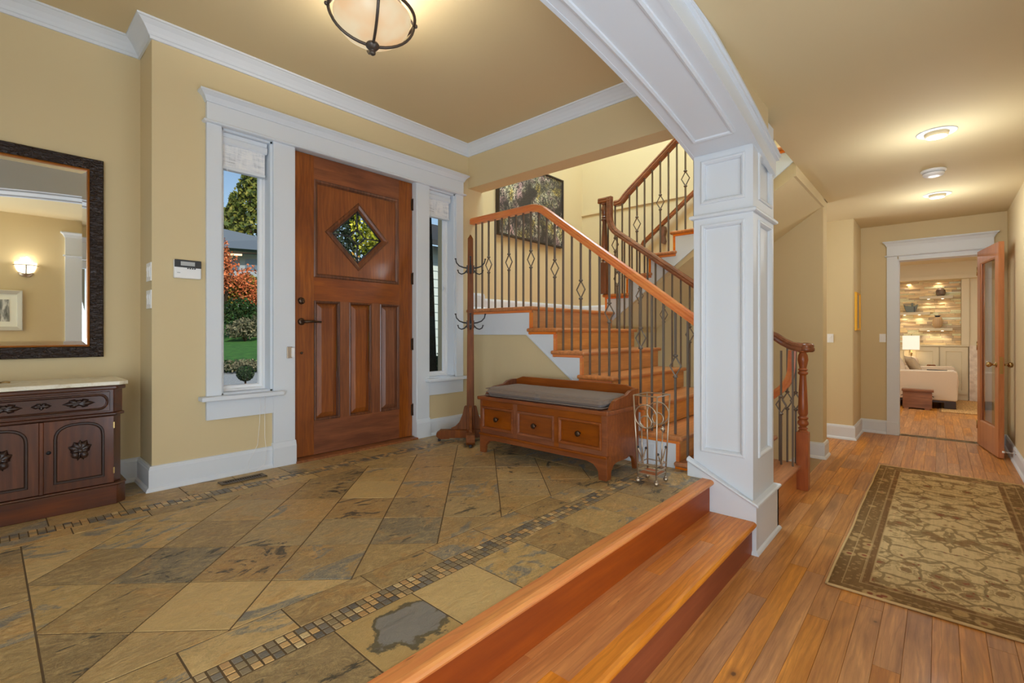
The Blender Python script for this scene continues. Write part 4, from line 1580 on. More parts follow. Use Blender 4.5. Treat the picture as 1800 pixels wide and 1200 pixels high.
# cushion
M['cushion'] = N('grey_brown_woven_cushion')
m_ = M['cushion']
v = m_.vec((1, 1, 1), rand=False)
wv = m_.n('TexWave', wave_type='BANDS', bands_direction='DIAGONAL')
wv.inputs['Scale'].default_value = 110
wv.inputs['Distortion'].default_value = 1.5
m_.l(v, wv.inputs['Vector'])
nz = m_.noise(v, 300, 3)
cc = m_.mix(wv.outputs['Fac'], S(98, 82, 68, K), S(128, 108, 92, K))
cc = m_.mix(m_.math('MULTIPLY', nz, .5), cc, S(84, 70, 62, K))
m_.base(cc).set(Roughness=.9)
m_.b.inputs['Sheen Weight'].default_value = .25
m_.bump(wv.outputs['Fac'], .35, .002)
M['cushion'] = m_.m
cx0, cx1, cy0, cy1 = BX0 + .004, BX1 - .032, BY0 + .034, BY1 - .034
mb = MB()
nx, ny = 12, 26
vs, fs = [], []
for s_ in (1, -1):
    for i in range(nx + 1):
        for j in range(ny + 1):
            u, v_ = i / nx, j / ny
            e = min(u, 1 - u) * (cx1 - cx0)
            e2 = min(v_, 1 - v_) * (cy1 - cy0)
            rr = .022
            dd = 1 - max(0, 1 - e / rr) ** 2
            d2 = 1 - max(0, 1 - e2 / rr) ** 2
            h = .032 * math.sqrt(max(0, dd * d2))
            if s_ > 0:
                h += .006 * math.sin(PI * u) * math.sin(PI * v_) + .002 * noise.noise((u * 5, v_ * 12, 3))
            vs.append((cx0 + u * (cx1 - cx0), cy0 + v_ * (cy1 - cy0), .4245 + s_ * h))
N1 = (nx + 1) * (ny + 1)
for s_ in range(2):
    for i in range(nx):
        for j in range(ny):
            a = s_ * N1 + i * (ny + 1) + j
            fs.append((a, a + ny + 1, a + ny + 2, a + 1))
mb.add(vs, fs, True)
cu = mb.build('seat_cushion', M['cushion'], None, loc=(2.52, 1.893, .392))
tag(cu, 'grey-brown woven pad lying on the wooden bench seat', 'cushion')
pip = [(cx0 + .003, cy0 + .003, .4245), (cx1 - .003, cy0 + .003, .4245), (cx1 - .003, cy1 - .003, .4245), (cx0 + .003, cy1 - .003, .4245)]
for dz in (-.022, .022):
    MB().tube(smooth_path([(a, b, c + dz) for a, b, c in pip + [pip[0]]], .02, 4), .0028, 6).build('piping', M['cushion'], cu)

# ================================================================ COAT RACK
cr = thing('coat_rack', 'tall wooden coat rack with black double hooks beside the stairs', 'coat rack', (2.53, 2.71, 0), rotz=math.atan2(-.73, -.68))
mb = MB()
w0, w1 = .030, .021
vs = [(s_ * w0, t_ * w0, .03) for s_, t_ in ((-1, -1), (1, -1), (1, 1), (-1, 1))] + [(s_ * w1, t_ * w1, 1.565) for s_, t_ in ((-1, -1), (1, -1), (1, 1), (-1, 1))] + [(0, 0, 1.605)]
fs = [(3, 2, 1, 0)] + [(i, (i + 1) % 4, 4 + (i + 1) % 4, 4 + i) for i in range(4)] + [(4 + i, 4 + (i + 1) % 4, 8) for i in range(4)]
mb.add(vs, fs).build('post', M['rack'], cr, local=True, bevel=.004)
for q in range(4):
    rot = Matrix.Rotation(q * PI / 2, 4, 'Z')

    def R4(mb):
        mb.v = [tuple(rot @ Vector(p)) for p in mb.v]
        return mb
    # foot beam with a chamfered toe
    fb = MB().prism([(.025, .026), (.16, .026), (.165, .018), (.235, .018), (.262, .040), (.262, .062), (.232, .086), (.025, .086)], 'y', -.033, .033)
    ft = R4(fb).build('foot', M['rack'], cr, local=True, bevel=.003)
    R4(MB().lathe([(0, 0), (.010, 0), (.012, .008), (.009, .020), (0, .020)], (.24, 0, 0), 10)).build('glide', M['black'], ft, local=True)
    R4(MB().prism([(.022, .086), (.15, .086), (.15, .098), (.115, .112), (.085, .145), (.062, .20), (.048, .262), (.036, .272), (.022, .265)], 'y', -.012, .012)).build('bracket', M['rack'], cr, local=True, bevel=.003)
    for zc in (1.333, .905):
        h = MB()
        h.box(.018, .030, -.010, .010, zc - .034, zc + .026)
        a = .024
        h.tube([(a, 0, zc + .006), (a + .03, 0, zc + .010), (a + .062, 0, zc + .022), (a + .084, 0, zc + .046), (a + .090, 0, zc + .072)], [.0065, .006, .0052, .005, .0048], 8)
        h.ball((a + .091, 0, zc + .076), .0085, 8, .6)
        h.tube([(a, 0, zc - .010), (a + .022, 0, zc - .034), (a + .045, 0, zc - .042), (a + .066, 0, zc - .032), (a + .072, 0, zc - .016)], [.006, .0055, .005, .0048, .0045], 8)
        h.ball((a + .073, 0, zc - .012), .0075, 8, .6)
        R4(h).build('double_hook', M['black'], cr, local=True)

# ================================================================ UMBRELLA STAND
us = thing('umbrella_stand', 'nickel wire umbrella stand with ring ornaments on ball feet', 'umbrella stand', (2.495, 1.192, 0))
B4 = [(2.437, 1.247), (2.437, 1.139), (2.556, 1.139), (2.556, 1.247)]
T4 = [(2.415, 1.262), (2.415, 1.124), (2.578, 1.124), (2.578, 1.262)]
ZB0, ZT0 = .045, .488


def at_h(i, z):
    k = (z - ZB0) / (ZT0 - ZB0)
    return Vector((B4[i][0] + (T4[i][0] - B4[i][0]) * k, B4[i][1] + (T4[i][1] - B4[i][1]) * k, z))


for i in range(4):
    MB().tube([at_h(i, .02), at_h(i, ZT0)], .0042, 8).build('upright', M['nickel'], us)
    mb = MB().ball((B4[i][0], B4[i][1], .0135), .0135, 12)
    mb.lathe([(.005, .024), (.008, .028), (.006, .033)], (B4[i][0], B4[i][1], 0), 8)
    mb.build('ball_foot', M['nickel'], us)
for z in (.055, .078, .108, ZT0):
    MB().tube([at_h(i, z) for i in range(4)], .0036, 6, closed=True, smooth=False).build('hoop', M['nickel'], us)
MB().box(2.441, 2.552, 1.143, 1.243, .052, .057).build('drip_tray', flat('copper_tray', S(176, 112, 60, K), .3, .8), us)
for i, j in ((0, 1), (1, 2), (2, 3), (3, 0)):
    def on(u, z):
        a, b = at_h(i, z), at_h(j, z)
        return a + (b - a) * u
    if i in (0, 2):
        for (uc, zc, rr) in ((.5, .375, .064), (.5, .345, .033)):
            wd = (at_h(j, zc) - at_h(i, zc)).length
            MB().tube([on(uc + rr / wd * math.cos(t_), zc + rr * math.sin(t_)) for t_ in [2 * PI * q / 28 for q in range(28)]], .0034, 6, closed=True).build('ring', M['nickel'], us)
    else:
        # stems with beads rising from the tray hoop, a taller one with a bud
        for u0, u1, zt, r_ in ((.46, .14, .172, .0075), (.54, .88, .196, .0075)):
            MB().tube(smooth_path([on(u0, .085), on(u0, .12), on(u1, zt)], .04, 5), [.0046] * 7 + [.0036], 6).build('stem', M['nickel'], us)
            MB().ball(tuple(on(u1, zt)), r_, 10).build('bead', M['black'], us)
        MB().tube([on(.5, .085), on(.5, .29)], .0038, 6).build('stem', M['nickel'], us)
        mb = MB()
        c = on(.5, .303)
        mb.lathe([(.003, -.016), (.007, -.008), (.010, .004), (.006, .014), (0, .018)], tuple(c), 10)
        for q in range(5):
            mb.ball((c.x + .009 * math.cos(q * 1.257), c.y + .009 * math.sin(q * 1.257), c.z + .003 * (-1) ** q), .005, 8)
        mb.build('bud_finial', M['nickel'], us)

# ================================================================ CARVED CABINET
cb = thing('carved_cabinet', 'dark carved mahogany cabinet below the mirror', 'cabinet', (.17, 3.17, 0))
XC = .170
XL, XR = XC - .297, XC + .297
YFc, YBk = 2.990, 3.352
ch = .038
CH = lambda e, f=0: [(XL - e + ch, YFc - e), (XR + e - ch, YFc - e), (XR + e, YFc - e + ch), (XR + e, YBk), (XL - e, YBk), (XL - e, YFc - e + ch)]
MB().prism(CH(.004), 'z', .0, .092).build('plinth', M['mahogany'], cb, bevel=.003)
MB().prism(CH(.008), 'z', .092, .104).build('plinth_moulding', M['mahogany'], cb, bevel=.005)
MB().prism(CH(-.012), 'z', .104, .432).build('carcass', M['mahogany_v'], cb, bevel=.003)
MB().prism(CH(.002), 'z', .432, .446).build('waist_moulding', M['mahogany'], cb, bevel=.005)
MB().prism(CH(-.006), 'z', .446, .560).build('drawer_case', M['mahogany'], cb, bevel=.003)
MB().prism(CH(.006), 'z', .558, .578).build('top_moulding', M['mahogany'], cb, bevel=.006)
M['marble'] = N('white_marble')
m_ = M['marble']
nz = m_.noise(m_.vec((1, 1, 1), rand=False), 9, 8, .65, 1.8)
m_.base(m_.ramp(nz, [(.3, S(176, 164, 140, K)), (.5, S(205, 198, 182, K)), (.7, S(190, 178, 152, K))])).set(Roughness=.18)
M['marble'] = m_.m
MB().prism(CH(.014), 'z', .579, .598).build('marble_top', M['marble'], cb, bevel=.004, seg=3)
mC = lambda y0: (lambda u, v, w_: (u, y0 - w_, v))


def arch_ring(x0, x1, z0, z1, n=12):
    """door panel outline with a softened round head"""
    r = (x1 - x0) / 2
    cx = (x0 + x1) / 2
    rise = min(r * .78, .09)
    p = [(x0, z0), (x1, z0)]
    for i in range(n + 1):
        t_ = PI * i / n
        p.append((cx + r * math.copysign(abs(math.cos(t_)) ** .8, math.cos(t_)), z1 - rise + rise * math.sin(t_) ** .8))
    return p


# drawer with a stadium moulding and carved pulls
dw = MB().box(XL + .06, XR - .06, YFc - .004, YFc + .02, .456, .550).build('drawer', M['mahogany'], cb, bevel=.002)
zc = .503
stad = []
for i in range(9):
    t_ = -PI / 2 + PI * i / 8
    stad.append((XR - .100 + .030 * math.cos(t_), zc + .034 * math.sin(t_)))
for i in range(9):
    t_ = PI / 2 + PI * i / 8
    stad.append((XL + .100 + .030 * math.cos(t_), zc + .034 * math.sin(t_)))
mold(stad, [(-.006, 0), (-.004, .006), (.001, .008), (.005, .004), (.006, 0)], mC(YFc - .004), True).build('drawer_moulding', M['mahogany'], dw)


def carve(mb, x, z, y, sx_, sz_, seed, leaves, fruits):
    """carved foliage: pointed leaves round a boss, each a ridged blade, with hanging nuts"""
    r_ = random.Random(seed)
    for ang, ln, wd in leaves:
        a = math.radians(ang)
        dx, dz = math.cos(a), math.sin(a)
        px, pz = -dz, dx
        n = 6
        vs, fs = [], []
        for i in range(n + 1):
            t_ = i / n
            wv_ = wd * math.sin(PI * min(1, t_ * .9 + .1)) ** .8 * (1 + .3 * math.sin(t_ * 14))
            h = .004 + .014 * math.sin(PI * (.25 + .75 * t_))
            bx_, bz_ = x + dx * ln * t_ * sx_, z + dz * ln * t_ * sz_
            vs += [(bx_ + px * wv_ * sx_, y - h * .35, bz_ + pz * wv_ * sz_), (bx_, y - h, bz_), (bx_ - px * wv_ * sx_, y - h * .35, bz_ - pz * wv_ * sz_), (bx_, y + .001, bz_)]
        for i in range(n):
            for q in range(4):
                q2 = (q + 1) % 4
                fs.append((i * 4 + q, i * 4 + q2, (i + 1) * 4 + q2, (i + 1) * 4 + q))
        mb.add(vs, fs, True)
    for fx, fz, fr in fruits:
        mb.ball((x + fx, y - fr * .75, z + fz), fr, 12, 1.1)


for cx_, big in ((XC - .115, 1), (XC + .125, 1)):
    mb = MB()
    carve(mb, cx_, zc, YFc - .004, 1, 1, 3, [(0, .058, .010), (180, .058, .010), (25, .04, .012), (155, .04, .012), (-25, .036, .010), (205, .036, .010), (70, .02, .010), (110, .02, .010)], [(-.010, -.003, .009), (.012, -.002, .009), (.0, .007, .008)])
    mb.build('leaf_pull', M['carving'], dw)
mb = MB()
carve(mb, XC, zc, YFc - .004, 1, 1, 4, [(0, .034, .009), (180, .034, .009), (40, .022, .008), (140, .022, .008), (-90, .018, .007)], [(0, 0, .006)])
mb.build('keyhole_carving', M['carving'], dw)
for sgn, nm in ((-1, 'a'), (1, 'b')):
    x0, x1 = (XC - .253, XC - .006) if sgn < 0 else (XC + .006, XC + .253)
    dr = MB().box(x0, x1, YFc + .001, YFc + .02, .106, .430).build('door', M['mahogany_v'], cb, bevel=.002)
    pr_ = arch_ring(x0 + .040, x1 - .042, .148, .408)
    mold(pr_, [(-.007, 0), (-.004, .006), (.002, .006), (.008, -.002), (.010, -.008), (-.007, -.008)], mC(YFc + .001), True).build('arched_moulding', M['carving'], dr)
    mb = MB()
    cxp = (x0 + x1) / 2
    carve(mb, cxp, .285, YFc + .001, 1, 1, 5, [(90, .048, .012), (60, .050, .017), (120, .046, .016), (25, .046, .017), (155, .046, .016), (-10, .036, .013), (190, .036, .013), (-75, .050, .010), (-100, .050, .010)],
          [(-.017, -.020, .0145), (.014, -.022, .0150), (.0, -.002, .012)])
    mb.build('fruit_carving', M['carving'], dr)
    if sgn > 0:
        MB().lathe([(0, .004), (.007, .004), (.009, 0)], (x0 + .018, YFc + .001, .290), 12, axis='y').build('keyhole', M['black'], dr)
        for z in (.165, .385):
            MB().box(x1 - .004, x1 + .002, YFc - .003, YFc + .002, z - .015, z + .015).build('hinge', M['brass'], dr)
MB().prism([(XC - .010, YFc + .004), (XC - .006, YFc - .007), (XC + .006, YFc - .007), (XC + .010, YFc + .004)], 'z', .106, .430).build('centre_bead', M['mahogany_v'], cb, bevel=.002)

ty = thing('brass_tray', 'small dark brass tray on the marble top under the mirror', 'tray', (-.02, 3.15, .598))
mb = MB().lathe([(0, .002), (.045, .002), (.06, .008), (.072, .012), (.074, .009), (.06, .003), (.045, 0), (0, 0)], (-.02, 3.15, .598), 24)
mb.build('dish', M['brass'], ty)
MB().tube([(.045, 3.13, .609), (.062, 3.128, .612), (.078, 3.125, .609)], .004, 8).build('handle', M['brass'], ty)

# ================================================================ MIRROR
mr = thing('wall_mirror', 'mirror with sloped glass edges in a hammered black-brown frame with a gold inner lip', 'mirror', (.17, 3.36, .705))
MX0, MX1, MZ0, MZ1 = -.095, .430, .705, 1.757
M['hammer'] = N('hammered_dark_bronze')
m_ = M['hammer']
m_.base(S(36, 26, 22, K)).set(Roughness=.24, Metallic=.4)
nz = m_.noise(m_.vec((1, 1, 2.2), rand=False), 34, 3, .5, .6)
m_.bump(nz, .8, .02)
M['hammer'] = m_.m
mold(ring(MX0, MX1, MZ0, MZ1), [(0, 0), (0, .026), (.004, .032), (.056, .026), (.058, .020), (.058, 0)], mC(3.370), True).build('frame', M['hammer'], mr, bevel=.002)
mold(ring(MX0 + .057, MX1 - .057, MZ0 + .057, MZ1 - .057), [(0, 0), (0, .024), (.003, .026), (.008, .020), (.009, .010), (.009, 0)], mC(3.370), True).build('gold_lip', flat('bronze_gold_lip', S(150, 92, 36, K), .3, .7), mr)
M['mirror'] = flat('silvered_mirror', (.86, .87, .84, 1), .015, 1)
a0, a1, b0, b1_ = MX0 + .064, MX1 - .064, MZ0 + .064, MZ1 - .064
bv = .022
q0 = ring(a0, a1, b0, b1_)
q1 = ring(a0 + bv, a1 - bv, b0 + bv, b1_ - bv)
vs = [(x, 3.3588, z) for x, z in q0] + [(x, 3.3560, z) for x, z in q1] + [(x, 3.366, z) for x, z in q0]
fs = [(4, 5, 6, 7)] + [(i, (i + 1) % 4, 4 + (i + 1) % 4, 4 + i) for i in range(4)] + [(8 + i, 8 + (i + 1) % 4, (i + 1) % 4, i) for i in range(4)] + [(11, 10, 9, 8)]
MB().add(vs, fs).build('mirror_glass', M['mirror'], mr)

# ================================================================ SMALL WALL FITTINGS
kp = thing('alarm_panel', 'white alarm keypad with a dark display band on the wall beside the narrow window', 'alarm panel', (.746, 3.085, 1.18))
MB().box(.683, .810, 3.058, 3.086, 1.131, 1.232).build('case', M['plastic'], kp, bevel=.006, seg=3)
MB().box(.684, .809, 3.0562, 3.060, 1.190, 1.2315).build('dark_band', M['black'], kp, bevel=.002)
MB().box(.712, .778, 3.0548, 3.057, 1.200, 1.222).build('screen', M['screen'], kp)
for q in range(4):
    MB().box(.742 + q * .011, .748 + q * .011, 3.0535, 3.059, 1.183, 1.189).build('button', M['black'], kp)
MB().box(.696, .710, 3.0572, 3.059, 1.158, 1.162).build('badge', M['screen'], kp)


def switch_plate(name, label, mapf, rockers=1, group=None):
    """plate centred at the map's origin; u across, v up, w out of the wall"""
    o_ = mapf(0, 0, 0)
    s_ = thing(name, label, 'switch', o_, group)

    def bx(u0, u1, v0, v1, w0, w1, nm, bev=.002, mat='plastic', par=None):
        p = [mapf(u, v, w_) for u in (u0, u1) for v in (v0, v1) for w_ in (w0, w1)]
        lo = [min(q[i] for q in p) for i in range(3)]
        hi = [max(q[i] for q in p) for i in range(3)]
        return MB().box(lo[0], hi[0], lo[1], hi[1], lo[2], hi[2]).build(nm, M[mat], par or s_, bevel=bev)
    hw_ = .030 if rockers == 1 else .052
    pl_ = bx(-hw_, hw_, -.049, .049, 0, .005, 'plate')
    for q in range(rockers):
        c = (q - (rockers - 1) / 2) * .042
        bx(c - .0135, c + .0135, -.028, .028, .004, .0075, 'rocker', .0015, 'vinyl', pl_)
        bx(c - .009, c + .009, .004, .022, .006, .0095, 'paddle', .0015, 'plastic', pl_)
    return s_


switch_plate('light_switch', 'white double rocker switch, the upper plate on the recess corner', lambda u, v, w_: (.59 - w_, 3.135 + u, 1.158 + v), 2)
switch_plate('light_switch', 'white double rocker switch, the lower plate on the recess corner', lambda u, v, w_: (.59 - w_, 3.135 + u, 1.012 + v), 2)
switch_plate('light_switch', 'white single switch on the closet block near the gold-framed picture', lambda u, v, w_: (6.43 - w_, .915 + u, .777 + v))
switch_plate('light_switch', 'white single switch beside the casing of the end doorway', lambda u, v, w_: (7.09 - w_, .492 + u, .777 + v))
# magnet of the door sensor on the casing
ds = thing('door_sensor', 'small grey metal door latch plate on the white casing by the door handle', 'latch plate', (1.29, 3.062, .709))
MB().box(1.276, 1.308, 3.052, 3.062, .674, .746).build('plate', M['nickel'], ds, bevel=.002)
MB().box(1.302, 1.318, 3.040, 3.056, .680, .740).build('lip', M['plastic'], ds, bevel=.002)

fv = thing('floor_vent', 'dark metal floor vent set in the slate below the narrow window', 'vent', (.98, 2.935, 0))
mb = MB()
x0, x1, y0, y1 = .865, 1.098, 2.898, 2.974
for a in ((x0, x1, y0, y0 + .014), (x0, x1, y1 - .014, y1), (x0, x0 + .02, y0, y1), (x1 - .02, x1, y0, y1)):
    mb.box(*a, .0, .006)
mb.build('frame', flat('brown_vent_metal', S(96, 80, 58, K), .45, .6), fv, bevel=.001)
MB().box(x0 + .002, x1 - .002, y0 + .002, y1 - .002, .0004, .0014).build('duct_shade', flat('duct_shade_black', S(20, 18, 16), .8), fv)  # black plate painted in for the shade between the slats
for q in range(15):
    xx = x0 + .026 + q * .0126
    MB().box(xx, xx + .0040, y0 + .012, y1 - .012, .001, .0024).build('slat', M['bronze'], fv)
MB().box(x0 + .02, x1 - .02, (y0 + y1) / 2 - .003, (y0 + y1) / 2 + .003, .001, .0026).build('bar', M['bronze'], fv)

# ================================================================ CEILING LAMPS
def emit(name, c, strength, base_c=None):
    m = N(name)
    m.base(base_c or (.8, .75, .65, 1)).set(Roughness=.4)
    m.b.inputs['Emission Color'].default_value = c
    m.b.inputs['Emission Strength'].default_value = strength
    return m


LX, LY, LZ_ = 1.19, 1.93, 2.285
bl = thing('ceiling_lamp', 'glass bowl ceiling lamp held in dark metal straps over the foyer', 'lamp', (LX, LY, FC))
g = emit('alabaster_glass', (1, .72, .42, 1), .62, (.36, .28, .20, 1))
nz = g.noise(g.vec((1, 1, 1), rand=False), 7, 2)
g.l(g.ramp(nz, [(.38, (1, .62, .30)), (.62, (1, .82, .52))]), g.b.inputs['Emission Color'])
prof = []
for i in range(13):
    t_ = PI / 2 * i / 12
    prof.append((max(.001, .172 * math.sin(t_)), -.128 * math.cos(t_)))
inner = [(max(.001, r - .006 if i else .001), z + .006) for i, (r, z) in enumerate(prof)][::-1]
MB().lathe(prof + inner, (LX, LY, LZ_), 32).build('glass_bowl', g.m, bl)
M['lamp_iron'] = flat('aged_iron', S(76, 68, 62, K), .4, .6)
rr = .190
MB().tube([(LX + rr * math.cos(2 * PI * q / 48), LY + rr * math.sin(2 * PI * q / 48), LZ_ + .004) for q in range(48)], .0072, 8, closed=True).build('ring', M['lamp_iron'], bl)
for q in range(4):
    a = math.radians(246 + 90 * q)
    pts = [(LX + (rr) * math.sin(PI / 2 * i / 10) * math.cos(a), LY + rr * math.sin(PI / 2 * i / 10) * math.sin(a), LZ_ - .142 * math.cos(PI / 2 * i / 10) + .004) for i in range(11)]
    MB().tube(pts, .0068, 6).build('strap', M['lamp_iron'], bl)
    MB().tube([(LX + rr * math.cos(a), LY + rr * math.sin(a), LZ_ + .004), (LX + .075 * math.cos(a), LY + .075 * math.sin(a), FC - .014)], .005, 6).build('arm', M['lamp_iron'], bl)
    MB().ball((LX + (rr + .008) * math.cos(a), LY + (rr + .008) * math.sin(a), LZ_ + .004), .010, 8).build('screw_knob', M['lamp_iron'], bl)
MB().lathe([(0, .018), (.026, .014), (.032, .004), (.030, -.002), (.022, -.012), (.014, -.018), (.008, -.020), (.0145, -.026), (.0135, -.034), (.006, -.040), (0, -.041)], (LX, LY, LZ_ - .140), 16).build('finial', M['lamp_iron'], bl)
MB().lathe([(0, 0), (.09, 0), (.09, -.006), (.075, -.018), (.03, -.028), (0, -.028)], (LX, LY, FC - .001), 24).build('canopy', M['lamp_iron'], bl)
MB().tube([(LX, LY, FC - .02), (LX, LY, LZ_ + .01)], .010, 8).build('stem', M['lamp_iron'], bl)
for q in range(3):
    a = math.radians(65 + 120 * q)
    light('POINT', 'bowl_lamp_bulb', (LX + .085 * math.cos(a), LY + .085 * math.sin(a), LZ_ + .002), 4.6, (1, .95, .86), size=.028)

can_glow = emit('lamp_lens', (1, .93, .80, 1), 5).m
for i, (cx, lab) in enumerate(((4.02, 'recessed ceiling lamp nearest to the stair column'), (5.81, 'recessed ceiling lamp between the smoke detector and the end doorway'))):
    cn = thing('recessed_lamp', lab, 'lamp', (cx, .01, HC), 'recessed lamps in the hall ceiling')
    MB().lathe([(.062, .0), (.100, 0), (.100, -.004), (.092, -.009), (.070, -.007), (.062, -.004)], (cx, .01, HC), 32).build('trim_ring', M['white'], cn)
    MB().lathe([(.058, -.001), (.062, -.006), (.056, -.030), (.050, -.030)], (cx, .01, HC), 28).build('eyeball', M['tan_ceil'], cn)
    MB().lathe([(0, -.031), (.052, -.031), (.052, -.028), (0, -.028)], (cx, .01, HC), 24).build('lens', can_glow, cn)
    light('POINT', 'recessed_bulb', (cx, .01, HC - .34), 9.0, (.88, .95, 1), size=.08)
sd = thing('smoke_detector', 'white round smoke detector between the two recessed lamps', 'smoke detector', (4.94, .03, HC))
MB().lathe([(0, 0), (.078, 0), (.078, -.010), (.070, -.014)], (4.94, .03, HC), 28).build('mounting_plate', M['plastic'], sd)
MB().lathe([(0, -.014), (.064, -.014), (.066, -.034), (.058, -.044), (.03, -.048), (0, -.048)], (4.94, .03, HC), 28).build('cover', M['plastic'], sd)
MB().lathe([(.0655, -.020), (.0668, -.021), (.0668, -.026), (.0655, -.027)], (4.94, .03, HC), 28).build('slot_ring', flat('detector_grey', S(150, 152, 156, K), .5), sd)

# wall lamp, picture and glazed side door that the mirror shows
sc_ = thing('wall_lamp', 'lit half-bowl wall lamp seen in the mirror', 'lamp', (.295, -.53, 1.5))
mb = MB()
vs, fs = [], []
nn, mm_ = 10, 14
for i in range(nn + 1):
    t_ = PI / 2 * i / nn
    for j in range(mm_ + 1):
        a = PI * j / mm_
        r = .085 * math.sin(t_) ** .8
        vs.append((.295 + r * math.cos(a), -.526 + r * .9 * math.sin(a), 1.585 - .125 * math.cos(t_)))
for i in range(nn):
    for j in range(mm_):
        b = i * (mm_ + 1) + j
        fs.append((b, b + 1, b + mm_ + 2, b + mm_ + 1))
mb.add(vs, fs, True)
mb.build('glass_shade', emit('sconce_glass', (1, .86, .62, 1), 2.6).m, sc_)
MB().tube([(.295 + .092 * math.cos(PI * q / 14), -.524 + .088 * math.sin(PI * q / 14), 1.555) for q in range(15)], .004, 6).build('band', M['lamp_iron'], sc_)
MB().tube([(.295, -.444, 1.556), (.295, -.452, 1.51), (.295, -.485, 1.468), (.295, -.525, 1.455)], .005, 6).build('strap', M['lamp_iron'], sc_)
MB().lathe([(0, -.02), (.03, -.015), (.055, .01), (.06, .03), (.0, .03)], (.295, -.528, 1.45), 16, sy=.6).build('back_bracket', M['nickel'], sc_)
light('POINT', 'wall_lamp_bulb', (.295, -.47, 1.60), 4.0, (1, .95, .88), size=.03)
pf = thing('framed_picture', 'silver-framed picture of bare trees seen in the mirror', 'picture', (.08, -.53, 1.1))
my = lambda y0: (lambda u, v, w_: (u, y0 + w_, v))
mold(ring(-.14, .272, .86, 1.285), [(0, 0), (0, .022), (.006, .026), (.040, .018), (.044, 0)], my(-.53), True).build('frame', flat('silver_frame', S(176, 172, 160, K), .4, .3), pf)
MB().box(-.10, .23, -.529, -.522, .90, 1.245).build('mat_board', flat('mat_white', S(206, 202, 190, K), .8), pf)
ph = N('grey_photograph')
nz = ph.noise(ph.vec((26, 1, 5), rand=False), 1.2, 6, .7, .8)
ph.base(ph.ramp(nz, [(.35, S(40, 42, 40, K)), (.5, S(110, 112, 108, K)), (.62, S(186, 186, 180, K))])).set(Roughness=.3)
MB().box(-.05, .175, -.5225, -.520, .955, 1.185).build('photograph', ph.m, pf)

d3 = struct('door_3', 'white cased glazed side door seen in the mirror', 'door')
for x0, x1 in ((.60, .765), (1.95, 2.09)):
    MB().box(x0, x1, -.532, -.505, H, 1.70).build('casing_leg', M['white'], d3)
MB().box(.60, 2.09, -.532, -.502, 1.70, 1.90).build('casing_head', M['white'], d3)
mold([(.60, -.53), (.60, -.502), (2.09, -.502), (2.09, -.53)], CAP2, lambda x, y, w_: (x, y, 1.90 + w_)).build('cap_moulding', M['white'], d3)
mold([(.60, -.53), (.60, -.502), (2.09, -.502), (2.09, -.53)], BEAD, lambda x, y, w_: (x, y, 1.69 + w_)).build('bead', M['white'], d3)
for x0, x1 in ((.76, 1.355), (1.355, 1.95)):
    mold(ring(x0, x1, H + .01, 1.695), [(0, 0), (0, .04), (.09, .04), (.09, 0)], lambda u, v, w_: (u, -.66 + w_, v), True).build('door_leaf', M['white'], d3)
    MB().box(x0 + .085, x1 - .085, -.645, -.640, H + .1, 1.61).build('glass_pane', M['glass'], d3)
# window added behind the camera for the hall fill
w3 = struct('window_3', 'added hall window behind the viewpoint', 'window')
mold(ring(-.45, .65, 0, 1.9), [(0, 0), (0, .06), (.05, .06), (.05, 0)], lambda u, v, w_: (-2.56 + w_, u, v), True).build('frame', M['white'], w3)
MB().box(-2.54, -2.535, -.42, .62, .03, 1.87).build('pane', M['glass'], w3)
w5 = struct('window_5', 'wide window added in the hall wall behind the viewpoint', 'window')  # opening added to carry the hall's side fill light
mold(ring(-2.3, -.4, -.2, 1.75), [(0, 0), (0, .06), (.05, .06), (.05, 0)], lambda u, v, w_: (u, -.70 + w_, v), True).build('frame', M['white'], w5)
MB().box(-2.26, -.44, -.68, -.675, -.16, 1.71).build('pane', M['glass'], w5)
w4 = struct('window_4', 'unseen side window of the foyer', 'window')
mold(ring(1.3, 2.8, .5, 2.0), [(0, 0), (0, .06), (.05, .06), (.05, 0)], lambda u, v, w_: (-1.0 + w_, u, v), True).build('frame', M['white'], w4)
MB().box(-.985, -.98, 1.33, 2.77, .53, 1.97).build('pane', M['glass'], w4)

# ================================================================ END OF THE HALL
t = struct('trim_doorway', 'white casing with a flared cap around the doorway at the end of the hall', 'casing')
MB().box(7.064, 7.092, -.432, .452, 1.735, 1.845).build('frieze_board', M['white'], t)
mold([(7.09, .452), (7.064, .452), (7.064, -.432), (7.09, -.432)][::-1], [(d * 1.1, z * .95) for d, z in CAP2], lambda x, y, w_: (x, y, 1.842 + w_)).build('cap_moulding', M['white'], t) if 0 else None
mold([(7.09, .452), (7.064, .452), (7.064, -.432), (7.09, -.432)], [(-d, z) for d, z in CAP2], lambda x, y, w_: (x, y, 1.842 + w_)).build('cap_moulding', M['white'], t)
mold([(7.09, .452), (7.064, .452), (7.064, -.432), (7.09, -.432)], [(-d, z) for d, z in BEAD], lambda x, y, w_: (x, y, 1.722 + w_)).build('bead', M['white'], t)
for y0, y1 in ((.356, .452), (-.415, -.318)):
    MB().box(7.066, 7.092, y0, y1, H + .15, 1.722).build('leg', M['white'], t)
    MB().box(7.056, 7.092, y0 - .004, y1 + .004, H, H + .15).build('plinth_block', M['white'], t, bevel=.004)
MB().box(7.07, 7.25, .340, .362, H, 1.69).build('jamb', M['white'], t)
MB().box(7.07, 7.25, -.34, -.316, H, 1.69).build('jamb', M['white'], t)
MB().box(7.07, 7.25, -.32, .345, 1.672, 1.735).build('head_jamb', M['white'], t)

